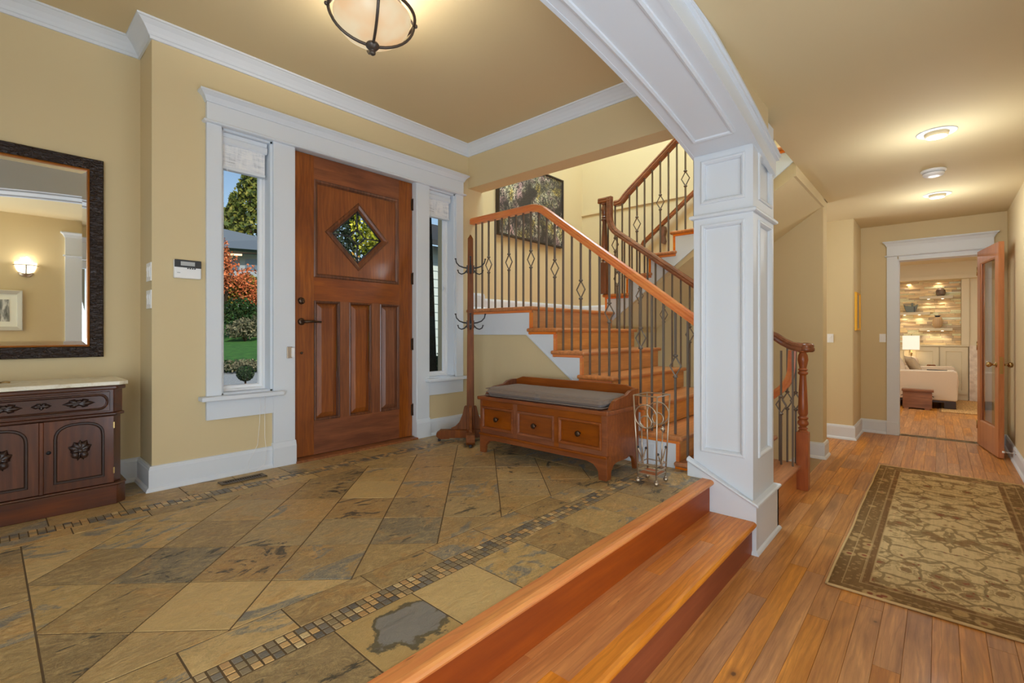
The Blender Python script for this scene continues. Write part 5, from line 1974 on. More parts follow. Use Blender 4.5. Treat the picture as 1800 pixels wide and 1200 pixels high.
# glazed door standing open towards the hall
hx, hy = 7.055, -.305
ang = math.atan2(-.417 + .312, 6.364 - 6.999)
d2 = thing('door_2', 'alder door with one tall glass pane standing open into the hall', 'door', (hx, hy, H), rotz=ang)
d2['kind'] = 'structure'
DL, DHt, DT = .690, 2.045, .040
for x0, x1 in ((0, .095), (DL - .105, DL)):
    MB().box(x0, x1, 0, DT, .012, DHt).build('stile', M['hall_door'], d2, local=True, bevel=.002)
for z0, z1 in ((.012, .27), (DHt - .13, DHt)):
    MB().box(.095, DL - .105, .0005, DT - .0005, z0, z1).build('rail', M['hall_door'], d2, local=True)
for yy, sg in ((0, 1), (DT, -1)):
    mold(ring(.095, DL - .105, .27, DHt - .13), [(0, 0), (.004, -.002), (.012, -.008), (.014, -.014), (0, -.014)], lambda u, v, w_: (u, yy - w_ * sg, v), True).build('glazing_bead', M['hall_door'], d2, local=True)
MB().box(.10, DL - .11, DT / 2 - .003, DT / 2 + .003, .275, DHt - .135).build('glass_pane', M['door_glass'], d2, local=True)
for sg in (-1, 1):
    yb = 0 if sg < 0 else DT
    mb = MB().lathe([(0, 0), (.026, 0), (.026, .004), (.012, .010), (.009, .030), (.020, .040), (.027, .054), (.022, .068), (.010, .073), (0, .074)], (0, 0, 0), 18, axis='y')
    mb.v = [(DL - .055 + x, yb + sg * y, .885 + z) for x, y, z in mb.v]
    mb.build('door_knob', M['brass'], d2, local=True)
MB().box(DL, DL + .0015, .008, DT - .008, .80, .96).build('latch_plate', M['brass'], d2, local=True)
for z in (.22, 1.05, 1.84):
    MB().tube([(-.004, .0, z - .045), (-.004, .0, z + .045)], .006, 8).build('hinge', M['brass'], d2, local=True)

dsn = thing('door_stop', 'white tipped chrome spring door stop on the baseboard', 'door stop', (6.15, -.51, -.24))
MB().lathe([(0, 0), (.014, 0), (.014, .006), (0, .006)], (6.15, -.5145, -.24), 12, axis='y').build('base_plate', M['chrome'], dsn)
MB().tube([(6.15 + .006 * math.cos(q * .9), -.508 + .0011 * q, -.24 + .006 * math.sin(q * .9)) for q in range(60)], .0017, 5).build('spring', M['chrome'], dsn)
MB().lathe([(0, 0), (.009, 0), (.009, .016), (0, .018)], (6.15, -.443, -.24), 12, axis='y').build('tip', M['vinyl'], dsn)

gp = thing('framed_picture', 'gold-framed picture hanging flat on the side of the closet block', 'picture', (6.70, .70, 1.08))
mold(ring(6.52, 6.84, .865, 1.295), [(0, 0), (0, .018), (.006, .024), (.022, .016), (.026, 0)], lambda u, v, w_: (u, .70 - w_, v), True).build('frame', M['gold'], gp)
MB().box(6.54, 6.82, .688, .694, .885, 1.275).build('print', flat('brown_print', S(150, 128, 90, K), .6), gp)

# ================================================================ RUG
rg = thing('hall_rug', 'tan and olive floral runner rug with a dark border on the hall floor', 'rug', (4.0, -.047, H))
RL, RW = 2.70, .875
m_ = N('oriental_rug')
tc = m_.n('TexCoord')
sp = m_.n('SeparateXYZ')
m_.l(tc.outputs['Object'], sp.inputs[0])
X_, Y_ = sp.outputs[0], sp.outputs[1]
ax_ = m_.math('ABSOLUTE', X_)
ay_ = m_.math('ABSOLUTE', Y_)
dx_ = m_.math('SUBTRACT', RL / 2, ax_)
dy_ = m_.math('SUBTRACT', RW / 2, ay_)
de = m_.math('MINIMUM', dx_, dy_)
# pattern coordinates: mirrored across the long axis, repeated along it
px = m_.math('ADD', X_, 3.0)
cb_ = m_.n('CombineXYZ')
m_.l(px, cb_.inputs[0])
m_.l(ay_, cb_.inputs[1])
pv = cb_.outputs[0]
nzv = m_.n('TexNoise')
nzv.inputs['Scale'].default_value = 9
nzv.inputs['Detail'].default_value = 2
m_.l(pv, nzv.inputs['Vector'])
sub = m_.n('VectorMath', operation='SUBTRACT')
m_.l(nzv.outputs['Color'], sub.inputs[0])
sub.inputs[1].default_value = (.5, .5, .5)
scl = m_.n('VectorMath', operation='SCALE')
m_.l(sub.outputs[0], scl.inputs[0])
scl.inputs['Scale'].default_value = .07
adv = m_.n('VectorMath', operation='ADD')
m_.l(pv, adv.inputs[0])
m_.l(scl.outputs[0], adv.inputs[1])


def voro(scale, feat, vec):
    nd = m_.n('TexVoronoi', feature=feat)
    nd.inputs['Scale'].default_value = scale
    m_.l(vec, nd.inputs['Vector'])
    return nd


f1 = voro(8.5, 'F1', adv.outputs[0])
f2 = voro(23, 'F1', adv.outputs[0])
ed = voro(7.5, 'DISTANCE_TO_EDGE', adv.outputs[0])
pn = m_.noise(adv.outputs[0], 60, 3)
f1d = m_.math('ADD', f1.outputs['Distance'], m_.math('MULTIPLY', m_.math('SUBTRACT', pn, .5), .30))
pick = m_.n('SeparateColor')
m_.l(f1.outputs['Color'], pick.inputs[0])
motif = m_.ramp(f1d, [(.30, (1, 1, 1)), (.36, (0, 0, 0))])
heart = m_.ramp(f1d, [(.12, (1, 1, 1)), (.16, (0, 0, 0))])
ringm = m_.ramp(f1d, [(.40, (0, 0, 0)), (.42, (.8, .8, .8)), (.45, (.8, .8, .8)), (.47, (0, 0, 0))])
small = m_.ramp(m_.math('ADD', f2.outputs['Distance'], m_.math('MULTIPLY', m_.math('SUBTRACT', pn, .5), .3)), [(.26, (.9, .9, .9)), (.33, (0, 0, 0))])
vine = m_.ramp(ed.outputs['Distance'], [(.035, (1, 1, 1)), (.06, (0, 0, 0))])
FIELD = S(174, 148, 106, K)
OL = S(134, 110, 72, K)
RUST = S(122, 72, 50, K)
lf = m_.noise(adv.outputs[0], 17, 4, .6, .8)
c = m_.mix(m_.ramp(lf, [(.54, (0, 0, 0)), (.60, (.4, .4, .4))]), FIELD, S(132, 106, 68, K))
c = m_.mix(m_.math('MULTIPLY', small, .65), c, OL)
c = m_.mix(m_.math('MULTIPLY', vine, .8), c, S(114, 92, 60, K))
c = m_.mix(ringm, c, OL)
c = m_.mix(m_.math('MULTIPLY', motif, .85), c, S(116, 88, 56, K))
c = m_.mix(m_.math('MULTIPLY', heart, m_.math('GREATER_THAN', pick.outputs[0], .4)), c, RUST)
sd2 = m_.n('SeparateColor')
m_.l(f2.outputs['Color'], sd2.inputs[0])
c = m_.mix(m_.math('MULTIPLY', m_.math('LESS_THAN', f2.outputs['Distance'], .14), m_.math('GREATER_THAN', sd2.outputs[0], .6)), c, RUST)
# border
bp = m_.n('CombineXYZ')
m_.l(X_, bp.inputs[0])
m_.l(Y_, bp.inputs[1])
bv_ = voro(11, 'F1', bp.outputs[0])
bs = voro(34, 'F1', bp.outputs[0])
bcol = m_.mix(m_.ramp(bs.outputs['Distance'], [(.24, (.8, .8, .8)), (.34, (0, 0, 0))]), S(112, 86, 54, K), S(144, 114, 74, K))
bcol = m_.mix(m_.ramp(bv_.outputs['Distance'], [(.30, (.9, .9, .9)), (.36, (0, 0, 0))]), bcol, S(158, 128, 84, K))
bcol = m_.mix(m_.ramp(bv_.outputs['Distance'], [(.12, (1, 1, 1)), (.16, (0, 0, 0))]), bcol, RUST)
isb = m_.math('LESS_THAN', de, .150)
c = m_.mix(isb, c, bcol)
for at, wd_ in ((.150, .004), (.118, .0025), (.050, .0025), (.112, .002)):
    ln = m_.math('LESS_THAN', m_.math('ABSOLUTE', m_.math('SUBTRACT', de, at)), wd_)
    c = m_.mix(m_.math('MULTIPLY', ln, .6), c, S(166, 138, 96, K))
guard = m_.math('MULTIPLY', m_.math('GREATER_THAN', de, .118), m_.math('LESS_THAN', de, .146))
c = m_.mix(m_.math('MULTIPLY', guard, .45), c, S(104, 72, 46, K))
ab = m_.noise(m_.vec((3, 60, 1), rand=False), 1.0, 4, .6)
c = m_.hsv(c, m_.math('ADD', m_.math('MULTIPLY', ab, .5), .74))
wvn = m_.noise(m_.vec((1, 1, 1), rand=False), 420, 2)
c = m_.hsv(c, m_.math('ADD', m_.math('MULTIPLY', wvn, .5), .75))
m_.base(c).set(Roughness=.95)
m_.b.inputs['Specular IOR Level'].default_value = .1
m_.bump(wvn, .5, .003)
M['rug'] = m_.m
mb = MB()
nx, ny = 60, 16
vs, fs = [], []
for i in range(nx + 1):
    for j in range(ny + 1):
        x, y = 2.65 + RL * i / nx, -.4845 + RW * j / ny
        e = .004 * noise.noise((x * 3.1, y * 4, 1.5)) if j in (0, ny) else 0
        vs.append((x, y + e * 2, H + .0075 + .0016 * noise.noise((x * 4, y * 5, 7))))
for i in range(nx):
    for j in range(ny):
        a = i * (ny + 1) + j
        fs.append((a, a + ny + 1, a + ny + 2, a + 1))
mb.add(vs, fs, True)
o = mb.build('pile', M['rug'], rg)
sd_ = o.modifiers.new('thickness', 'SOLIDIFY')
sd_.thickness = .0055
sd_.offset = -1
bind = flat('rug_binding_cream', S(176, 148, 104, K), .95, spec=.1)
for yy in (-.4845, -.4845 + RW):
    MB().tube([(2.65 + RL * i / 60, yy + .008 * noise.noise(((2.65 + RL * i / 60) * 3.1, yy * 4, 1.5)), H + .0065) for i in range(61)], .0062, 6).build('binding', bind, rg)
for xx in (2.648, 2.652 + RL):
    MB().tube([(xx, -.4845 + RW * i / 20, H + .0065) for i in range(21)], .0062, 6).build('end_binding', bind, rg)
pd = MB().box(2.70, 5.30, -.44, .372, H + .0002, H + .0018)
pd.build('underlay', flat('grey_underlay', S(70, 66, 64, K), .9), rg)

# ================================================================ PAINTING ON THE LANDING
pt = thing('framed_painting', 'large dark painting of tangled branches with golden light on the landing wall', 'painting', (4.2, 3.5, 1.9))
m_ = N('branches_painting')
v = m_.vec((1, 1, 1), rand=False)
big = m_.noise(v, 2.6, 3, .5, .8)
wv = m_.n('TexWave', wave_type='RINGS', rings_direction='SPHERICAL')
wv.inputs['Scale'].default_value = 9
wv.inputs['Distortion'].default_value = 14
wv.inputs['Detail'].default_value = 4
wv.inputs['Detail Scale'].default_value = 2.2
m_.l(v, wv.inputs['Vector'])
fn = m_.noise(m_.vec((1, 1, .6), rand=False), 20, 6, .7, 2.5)
tint = m_.ramp(m_.noise(v, 7, 2), [(.38, S(226, 180, 96, K)), (.5, S(236, 214, 176, K)), (.62, S(204, 166, 168, K))])
gl_ = m_.math('MULTIPLY', m_.ramp(big, [(.40, (0, 0, 0)), (.60, (1, 1, 1))]), m_.ramp(fn, [(.44, (0, 0, 0)), (.58, (1, 1, 1))]))
c = m_.mix(gl_, S(44, 40, 40, K), tint)
c = m_.mix(m_.math('MULTIPLY', m_.ramp(wv.outputs['Fac'], [(.62, (0, 0, 0)), (.8, (.9, .9, .9))]), .85), c, S(34, 30, 30, K))
m_.base(c).set(Roughness=.5)
PX0, PX1, PZ0, PZ1 = 3.63, 4.79, 1.885, 2.72
MB().box(PX0 + .02, PX1 - .02, 3.462, 3.48, PZ0 + .02, PZ1 - .02).build('canvas', m_.m, pt)
mold(ring(PX0, PX1, PZ0, PZ1), [(0, 0), (0, .052), (.014, .052), (.016, .040), (.022, .038), (.022, 0)], mC(3.499), True).build('frame', flat('black_frame', S(40, 32, 30, K), .4), pt)

# ================================================================ LIVING ROOM BEYOND THE DOORWAY
t = struct('wall_living', 'cream walls of the living room beyond the end doorway', 'wall')
CR = M['cream']
wall('x', 11.78, 11.95, (-2.6, H), (3.2, 2.45), []).build('back_wall', CR, t)
MB().box(7.24, 11.8, 3.1, 3.2, H, 2.45).build('side_wall', CR, t)
MB().box(7.24, 11.8, -2.6, -2.5, H, 2.45).build('side_wall', CR, t)
MB().box(7.24, 7.26, -2.5, -.34, H, 2.45).build('front_wall', CR, t)
MB().box(7.24, 7.26, .38, 3.1, H, 2.45).build('front_wall', CR, t)
MB().box(11.50, 11.779, -2.5, 3.1, 1.80, 2.12).build('bulkhead', CR, t)
MB().box(11.46, 11.50, -2.5, 3.1, 1.80, 1.872).build('bulkhead_trim', CR, t)
t = struct('ceiling', 'cream ceiling of the living room', 'ceiling')
MB().box(7.24, 11.9, -2.6, 3.2, 2.10, 2.3).build('ceiling_panel', CR, t)
# niche surround with fluted pilaster
t = struct('trim_niche', 'cream panelled surround of the stone niche', 'panelling')
MB().box(11.55, 11.60, -.40, -.30, .62, 1.80).build('pilaster', CR, t, bevel=.004)
MB().box(11.58, 11.60, -.62, -.40, .62, 1.80).build('side_panel', CR, t)
MB().box(11.60, 11.78, -.32, -.30, .62, 1.80).build('reveal', CR, t)
MB().box(11.60, 11.78, 1.30, 1.34, .62, 1.80).build('reveal', CR, t)
MB().box(11.57, 11.60, 1.30, 3.1, H, 1.80).build('side_panel', CR, t)
fp = struct('wall_hearth', 'pale grey stone fireplace facing beside the cream cupboards', 'fireplace')
m_ = N('pale_hearth_stone')
m_.base(m_.ramp(m_.noise(m_.vec((1, 1, 1), rand=False), 14, 5), [(.35, S(176, 158, 138, K)), (.65, S(200, 186, 168, K))])).set(Roughness=.5)
MB().box(11.555, 11.60, -1.2, -.40, H, .62).build('facing', m_.m, fp)

# ledger stones, one by one
stn = struct('wall_stone', 'lit niche wall of stacked ledger stones behind three cream shelves', 'wall')
MB().box(11.76, 11.779, -.30, 1.30, .62, 1.80).build('stone_backing', M['grout'], stn)
m_ = N('ledger_stone')
oi = m_.n('ObjectInfo')
c = m_.ramp(oi.outputs['Random'], [(0, S(204, 176, 132, K)), (.2, S(220, 198, 158, K)), (.35, S(186, 162, 126, K)), (.5, S(212, 188, 146, K)), (.62, S(168, 148, 120, K)), (.72, S(210, 178, 128, K)), (.86, S(196, 168, 124, K)), (.95, S(226, 210, 178, K))], 'CONSTANT')
nz = m_.noise(m_.vec((1, 1, 3)), 14, 5, .65, .5)
c = m_.mix(m_.ramp(nz, [(.35, (.35, .35, .35)), (.6, (0, 0, 0))]), c, S(150, 132, 106, K))
m_.base(c).set(Roughness=.75)
m_.bump(nz, .5, .01)
M['ledger'] = m_.m
z = .62
nst = 0
while z < 1.795:
    h = min(rnd.choice((.026, .032, .038, .044)), 1.80 - z)
    y = 1.30
    while y > -.295:
        ln = rnd.choice((.16, .22, .28, .36))
        y0 = max(y - ln, -.298)
        if nst < 300:
            dpt = rnd.uniform(.018, .050)
            hy, hz = (y - y0) / 2 - .0012, h / 2 - .0012
            vs = [(-dpt + rnd.uniform(0, .008), -hy, -hz), (-dpt + rnd.uniform(0, .008), hy, -hz), (-dpt + rnd.uniform(0, .008), hy, hz), (-dpt + rnd.uniform(0, .008), -hy, hz), (0, -hy, -hz), (0, hy, -hz), (0, hy, hz), (0, -hy, hz)]
            MB().add(vs, [(0, 1, 2, 3), (0, 4, 5, 1), (1, 5, 6, 2), (2, 6, 7, 3), (3, 7, 4, 0)]).build('stone', M['ledger'], stn, merge=False, local=True).location = (11.762, (y + y0) / 2, z + h / 2)
            nst += 1
        y = y0
    z += h
SHM = M['cream']
led = emit('shelf_lamp', (1, .86, .6, 1), 6).m
for (y0, y1, zt, lab) in ((-.19, .267, 1.515, 'topmost cream floating shelf on the stone wall'), (.116, .62, 1.228, 'cream floating shelf at middle height on the stone wall'), (-.185, .267, .93, 'lowest cream floating shelf on the stone wall')):
    sh = thing('floating_shelf', lab, 'shelf', (11.67, (y0 + y1) / 2, zt), 'floating shelves on the stone wall')
    MB().box(11.585, 11.735, y0, y1, zt - .050, zt).build('board', SHM, sh, bevel=.003)
    for f_ in (.30, .72):
        yy = y0 + (y1 - y0) * f_
        MB().lathe([(0, -.004), (.016, -.004), (.018, 0), (0, 0)], (11.65, yy, zt - .050), 14).build('downlight', led, sh)
        light('SPOT', 'shelf_spot', (11.66, yy, zt - .058), 1.5, (1, .88, .68), (0, 0, 0), size=.012, spot=math.radians(120), blend=.8)
for yy in (.0, .42, .84):
    light('SPOT', 'niche_spot', (11.68, yy, 1.79), 1.8, (1, .88, .68), (0, 0, 0), size=.012, spot=math.radians(120), blend=.8)


def pot(name, label, y, z, prof, mat, n=20, sx=1, group=None):
    v_ = thing(name, label, 'vase', (11.66, y, z))
    MB().lathe(prof, (11.66, y, z), n, sx=sx).build('body', mat, v_)
    return v_


clay = N('brown_clay')
clay.base(clay.ramp(clay.noise(clay.vec((1, 1, 1), rand=False), 12, 4), [(.35, S(86, 70, 56, K)), (.65, S(124, 104, 84, K))])).set(Roughness=.5)
jar = pot('clay_jar', 'squat dark clay jar with a small lid on the topmost shelf', -.027, 1.515, [(0, 0), (.045, 0), (.064, .03), (.070, .07), (.062, .11), (.035, .132), (.022, .136), (0, .137)], clay.m)
MB().lathe([(0, .012), (.012, .010), (.020, .002), (.022, -.004), (0, -.004)], (11.66, -.027, 1.655), 14).build('lid', M['chest'], jar)
grn = flat('grey_green_metal', S(92, 96, 86, K), .45, .3)
bw = thing('metal_bowl', 'angular grey-green bowl with a raised handle on the middle shelf', 'bowl', (11.66, .39, 1.228))
MB().prism([(.33, 1.229), (.45, 1.229), (.475, 1.29), (.495, 1.372), (.46, 1.350), (.39, 1.340), (.32, 1.350), (.285, 1.378), (.305, 1.29)], 'x', 11.62, 11.70).build('body', grn, bw, bevel=.008)
MB().box(11.645, 11.675, .355, .385, 1.335, 1.405).build('handle', grn, bw, bevel=.006)
MB().box(11.617, 11.622, .33, .345, 1.235, 1.33).build('stripe', M['black'], bw)
strp = N('ribbed_sand_clay')
wv = strp.n('TexWave', wave_type='BANDS', bands_direction='Y')
wv.inputs['Scale'].default_value = 26
wv.inputs['Distortion'].default_value = 1.2
strp.l(strp.vec((1, 1, 1), rand=False), wv.inputs['Vector'])
strp.base(strp.mix(wv.outputs['Fac'], S(120, 94, 66, K), S(190, 160, 118, K))).set(Roughness=.6)
vs_ = pot('clay_vase', 'tall striped sand-coloured vase with a dark neck on the lowest shelf', .015, .93, [(0, 0), (.04, 0), (.052, .012), (.072, .05), (.076, .12), (.066, .175), (.045, .198), (.040, .200), (0, .200)], strp.m, 12)
MB().lathe([(0, 0), (.034, 0), (.032, .012), (.046, .030), (.040, .032), (0, .028)], (11.66, .015, 1.129), 14).build('neck', M['black'], vs_)

# cupboards below the niche
mXx = lambda x0: (lambda u, v, w_: (x0 - w_, u, v))
MB_ = thing('cupboard_top', 'cream ledge running along the top of the low cupboards', 'ledge', (11.66, .45, .60))
MB().box(11.545, 11.759, -.398, 1.28, .5975, .6195).build('ledge', CR, MB_, bevel=.003)
for i, (y0, y1, lab) in enumerate(((-.388, -.012, 'low cream cupboard standing next to the pale fireplace facing'), (-.008, .40, 'low cream cupboard in the middle behind the sofa arm'), (.404, .81, 'low cream cupboard hidden mostly by the table lamp'))):
    cb2 = thing('low_cupboard', lab, 'cupboard', (11.68, (y0 + y1) / 2, H), 'cupboards under the stone niche')
    MB().box(11.575, 11.778, y0, y1, H, .597).build('body', CR, cb2)
    mold(ring(y0 + .012, y1 - .012, H + .10, .582), [(0, -.005), (0, .018), (.072, .018), (.078, .004), (.078, -.005)], mXx(11.575), True).build('door', CR, cb2)
    MB().box(11.57, 11.58, y0 + .08, y1 - .08, H + .17, .51).build('panel', CR, cb2)

# sofa seen from its side
sf = thing('sofa', 'beige upholstered sofa with its broad arm towards the doorway', 'sofa', (10.6, .45, H))
fab = N('beige_upholstery')
nz = fab.noise(fab.vec((1, 1, 1), rand=False), 180, 3)
fab.base(fab.ramp(nz, [(.3, S(166, 146, 122, K)), (.7, S(196, 178, 154, K))])).set(Roughness=.9)
fab.b.inputs['Sheen Weight'].default_value = .2
fab.bump(nz, .25, .002)
FB = fab.m
arm = [(-.215, -.205), (-.222, .18), (-.212, .232), (-.17, .258), (.0, .250), (.45, .238), (.98, .240), (1.0, .23), (1.0, -.21), (-.2, -.215)]
for x0, x1 in ((9.95, 10.17), (11.2, 11.40)):
    MB().prism(arm, 'x', x0, x1).build('arm', FB, sf, bevel=.022, seg=4)
MB().box(10.17, 11.2, -.19, .9, -.21, -.02).build('base', FB, sf, bevel=.015)
mb = MB().box(10.175, 11.195, -.235, .72, -.02, .125)
mb.build('seat_cushion', FB, sf, bevel=.04, seg=4)
MB().box(10.17, 11.2, .80, 1.04, -.2, .42).build('back', FB, sf, bevel=.05, seg=4)
for (yy, zz, tl) in ((-.16, 0, 0), (.90, 0, 0)):
    for xx in (10.0, 11.28):
        MB().box(xx, xx + .10, yy - .04, yy + .10, H + .0105, -.24).build('leg', M['carving'], sf, bevel=.004)
MB().box(9.965, 11.385, -.195, .98, -.245, -.210).build('plinth', M['carving'], sf)
MB().box(10.0, 10.12, -.10, .14, .249, .258).build('remote', M['black'], None, loc=(10.06, .02, .25))
rm = bpy.data.objects['remote']
tag(rm, 'flat dark book lying on the broad sofa arm', 'book')
rm.name = 'flat_book'


def pillow(name, label, c, w_, h, th, rx, mat, rz=0):
    mb = MB()
    n = 10
    vs, fs = [], []
    for s_ in (1, -1):
        for i in range(n + 1):
            for j in range(n + 1):
                u, v_ = i / n * 2 - 1, j / n * 2 - 1
                q = max(0, (1 - abs(u) ** 2.6) * (1 - abs(v_) ** 2.6)) ** .55
                k = 1 - .06 * (1 - abs(u)) * abs(v_) ** 3
                vs.append((u * w_ / 2 * (1 - .05 * (1 - v_ * v_) * 0), s_ * th / 2 * q, v_ * h / 2 * k))
    N1 = (n + 1) ** 2
    for s_ in range(2):
        for i in range(n):
            for j in range(n):
                a = s_ * N1 + i * (n + 1) + j
                fs.append((a, a + n + 1, a + n + 2, a + 1))
    mb.add(vs, fs, True)
    mt = Matrix.Rotation(rz, 4, 'Z') @ Matrix.Rotation(rx, 4, 'X')
    mb.v = [tuple(mt @ Vector(p) + Vector(c)) for p in mb.v]
    return tag(mb.build(name, mat, None, loc=c), label, 'pillow')


stripe = flat('taupe_stripe', S(160, 140, 112, K), .9)
pillow('throw_pillow', 'beige square throw pillow leaning back in the sofa corner', (10.32, .50, .295), .40, .34, .13, math.radians(-18), FB, .25)
pillow('throw_pillow', 'taupe throw pillow in front of the beige one on the sofa', (10.36, .31, .290), .38, .36, .12, math.radians(-26), stripe, .3)

tb = thing('side_table', 'dark side table behind the sofa carrying the lamp and bowl', 'table', (11.44, .30, H))
MB().box(11.42, 11.52, .02, .70, .14, .17).build('tabletop', M['carving'], tb, bevel=.004)
for xx, yy in ((11.43, .04), (11.43, .67), (11.49, .04), (11.49, .67)):
    MB().box(xx, xx + .02, yy, yy + .02, H, .14).build('leg', M['carving'], tb)
lp = thing('table_lamp', 'table lamp with a pale box shade behind the sofa pillows', 'lamp', (11.47, .385, .17))
k_ = 1.043
ZS0, ZS1 = .535, .790
mb = MB()
sq = [(11.395, .26), (11.515, .26), (11.515, .50), (11.395, .50)]
vs = [(x, y, ZS0) for x, y in sq] + [(x, y, ZS1) for x, y in sq]
mb.add(vs, [(i, (i + 1) % 4, 4 + (i + 1) % 4, 4 + i) for i in range(4)])
mb.build('lamp_shade', emit('linen_shade', (1, .90, .72, 1), .5, (.9, .85, .75, 1)).m, lp)
MB().lathe([(0, 0), (.06, 0), (.09, .06), (.105, .13), (.09, .20), (.05, .235), (.02, .245), (0, .246)], (11.46, .375, .17), 22, sx=.5).build('ball_base', FB, lp)
MB().lathe([(0, 0), (.014, 0), (.012, .03), (.020, .04), (.008, .06), (.008, .11), (0, .11)], (11.46, .375, .416), 12).build('neck', M['brass'], lp)
MB().tube([(11.455, .375, .52), (11.455, .375, .825)], .004, 6).build('harp', M['brass'], lp)
light('POINT', 'table_lamp_bulb', (11.455, .375, .66), 2.2, WARM, size=.03)
bo = thing('dark_bowl', 'small dark bowl of pine cones beyond the sofa arm', 'bowl', (11.47, .10, .17))
MB().lathe([(0, 0), (.03, 0), (.06, .03), (.085, .07), (.080, .07), (.055, .033), (0, .02)], (11.47, .10, .17), 20, sx=.55).build('dish', M['carving'], bo)
for q in range(6):
    tag(MB().ball((11.455 + .016 * (q % 2), .055 + .018 * q, .245), .020, 8, 1.2).build('pine_cone', M['rack'], None, loc=(11.46, .055 + .018 * q, .235)), 'small brown pine cone heaped in the dark bowl', 'pine cone', 'pine cones in the dark bowl')

# pine chest in front of the sofa arm
pc = thing('pine_chest', 'small reddish pine chest with knots in front of the sofa arm', 'chest', (9.78, .25, H))
MB().box(9.72, 9.86, .075, .425, H + .02, -.075).build('body', M['chest'], pc, bevel=.003)
MB().box(9.70, 9.875, .055, .437, -.075, -.042).build('lid', M['chest'], pc, bevel=.004)
for yy in (.10, .35):
    MB().box(9.715, 9.86, yy, yy + .06, H, H + .02).build('foot', M['chest'], pc)
for yy in (.075, .425):
    s_ = -1 if yy < .2 else 1
    MB().tube([(9.77, yy, -.14), (9.77, yy + s_ * .018, -.15), (9.81, yy + s_ * .018, -.15), (9.81, yy, -.14)], .005, 6).build('rope_handle', M['bronze'], pc)
r2 = N('straw_rug')
r2.base(r2.ramp(r2.noise(r2.vec((1, 5, 1), rand=False), 12, 5), [(.35, S(150, 112, 64, K)), (.65, S(186, 146, 90, K))])).set(Roughness=.95)
lr = thing('living_rug', 'straw-coloured rug on the living room floor by the sofa', 'rug', (10.5, -1.0, H))
MB().box(9.62, 11.4, -2.0, -.03, H + .001, H + .010).build('pile', r2.m, lr, bevel=.002)
MB().box(9.60, 11.42, -2.02, -.01, H + .0005, H + .005).build('border', flat('rug_border_brown', S(128, 92, 52, K), .95), lr)

# picture seen through the glass of the open door
p3 = thing('framed_picture', 'pale stone picture seen through the glass of the open door', 'picture', (9.4, -2.49, 1.1))
MB().box(9.0, 9.9, -2.499, -2.475, .75, 1.5).build('canvas', M['ledger'], p3)
mold(ring(8.98, 9.92, .73, 1.52), [(0, 0), (0, .03), (.02, .03), (.02, 0)], lambda u, v, w_: (u, -2.499 + w_, v), True).build('frame', M['white'], p3)

# ================================================================ GARDEN BEYOND THE WINDOWS
FWD, RGT = Vector((.7436, .6686, 0)), Vector((.6686, -.7436, 0))


def out(off, d, z=0.0):
    """garden spot: off = sideways per metre of distance from the entrance view line"""
    p = (FWD + RGT * off) * d
    return Vector((p.x, p.y, z))


def leaf_mat(name, cols, rough=.6):
    m_ = N(name)
    g_ = m_.n('NewGeometry')
    m_.base(m_.ramp(g_.outputs['Random Per Island'], [(i / max(1, len(cols) - 1), S(*c, 1.2)) for i, c in enumerate(cols)])).set(Roughness=rough)
    m_.b.inputs['Specular IOR Level'].default_value = .2
    return m_.m


L_CON = leaf_mat('conifer_needles', [(30, 46, 24), (70, 88, 36), (110, 116, 50), (52, 70, 32), (134, 132, 62)])
L_DARK = leaf_mat('dark_conifer_needles', [(20, 32, 26), (34, 50, 38), (52, 68, 48), (28, 40, 32)])
L_YEL = leaf_mat('yellow_green_leaves', [(96, 112, 26), (150, 160, 40), (190, 184, 60), (70, 90, 24), (200, 200, 80)])
L_GOLD = leaf_mat('golden_leaves', [(200, 150, 50), (226, 178, 80), (170, 120, 44), (236, 200, 120)])
L_RED = leaf_mat('red_maple_leaves', [(180, 96, 60), (206, 126, 84), (140, 74, 46), (196, 106, 66), (120, 84, 50)])
L_OLIVE = leaf_mat('olive_hedge_leaves', [(84, 88, 34), (130, 120, 46), (60, 74, 30), (170, 124, 50)])
L_DEEP = leaf_mat('deep_green_leaves', [(20, 40, 22), (34, 60, 30), (48, 78, 36), (16, 30, 20)])
L_GREY = leaf_mat('grey_green_leaves', [(70, 76, 60), (110, 110, 88), (50, 58, 46), (134, 128, 104)])
BARK = flat('bark', S(70, 52, 40), .9)


def leaves(mb, pts, size, r_):
    for p in pts:
        a = Vector((r_.gauss(0, 1), r_.gauss(0, 1), r_.gauss(0, .6))).normalized()
        b = a.orthogonal().normalized()
        b = (Matrix.Rotation(r_.uniform(0, 6.28), 3, a) @ b)
        c = a.cross(b)
        s_ = size * r_.uniform(.6, 1.3)
        mb.add([p + b * s_, p + c * s_ * .6, p - b * s_, p - c * s_ * .6], [(0, 1, 2, 3)])


def conifer(pos, h, rad, mat, label, n, size, seed, group=None):
    r_ = random.Random(seed)
    t_ = thing('conifer_tree', label, 'tree', tuple(pos), group)
    mb = MB()
    tiers = 15
    pts = []
    for q in range(n):
        k = r_.random() ** .8
        tz = .08 + .92 * k
        tier = (k * tiers) % 1
        rr_ = rad * (1 - k) ** .85 * (1.05 - .45 * tier) + .03 * rad
        an = r_.uniform(0, 2 * PI)
        wob = 1 + .28 * math.sin(an * 5 + int(k * tiers) * 2.1)
        rr_ *= wob * (.55 + .45 * r_.random() ** .5)
        pts.append(Vector((pos.x + rr_ * math.cos(an), pos.y + rr_ * math.sin(an), pos.z + h * tz - rr_ * .25)))
    leaves(mb, pts, size, r_)
    mb.build('foliage', mat, t_, merge=False)
    MB().tube([pos, pos + Vector((0, 0, h * .95))], [rad * .07 + .05, .02], 8).build('trunk', BARK, t_)
    return t_


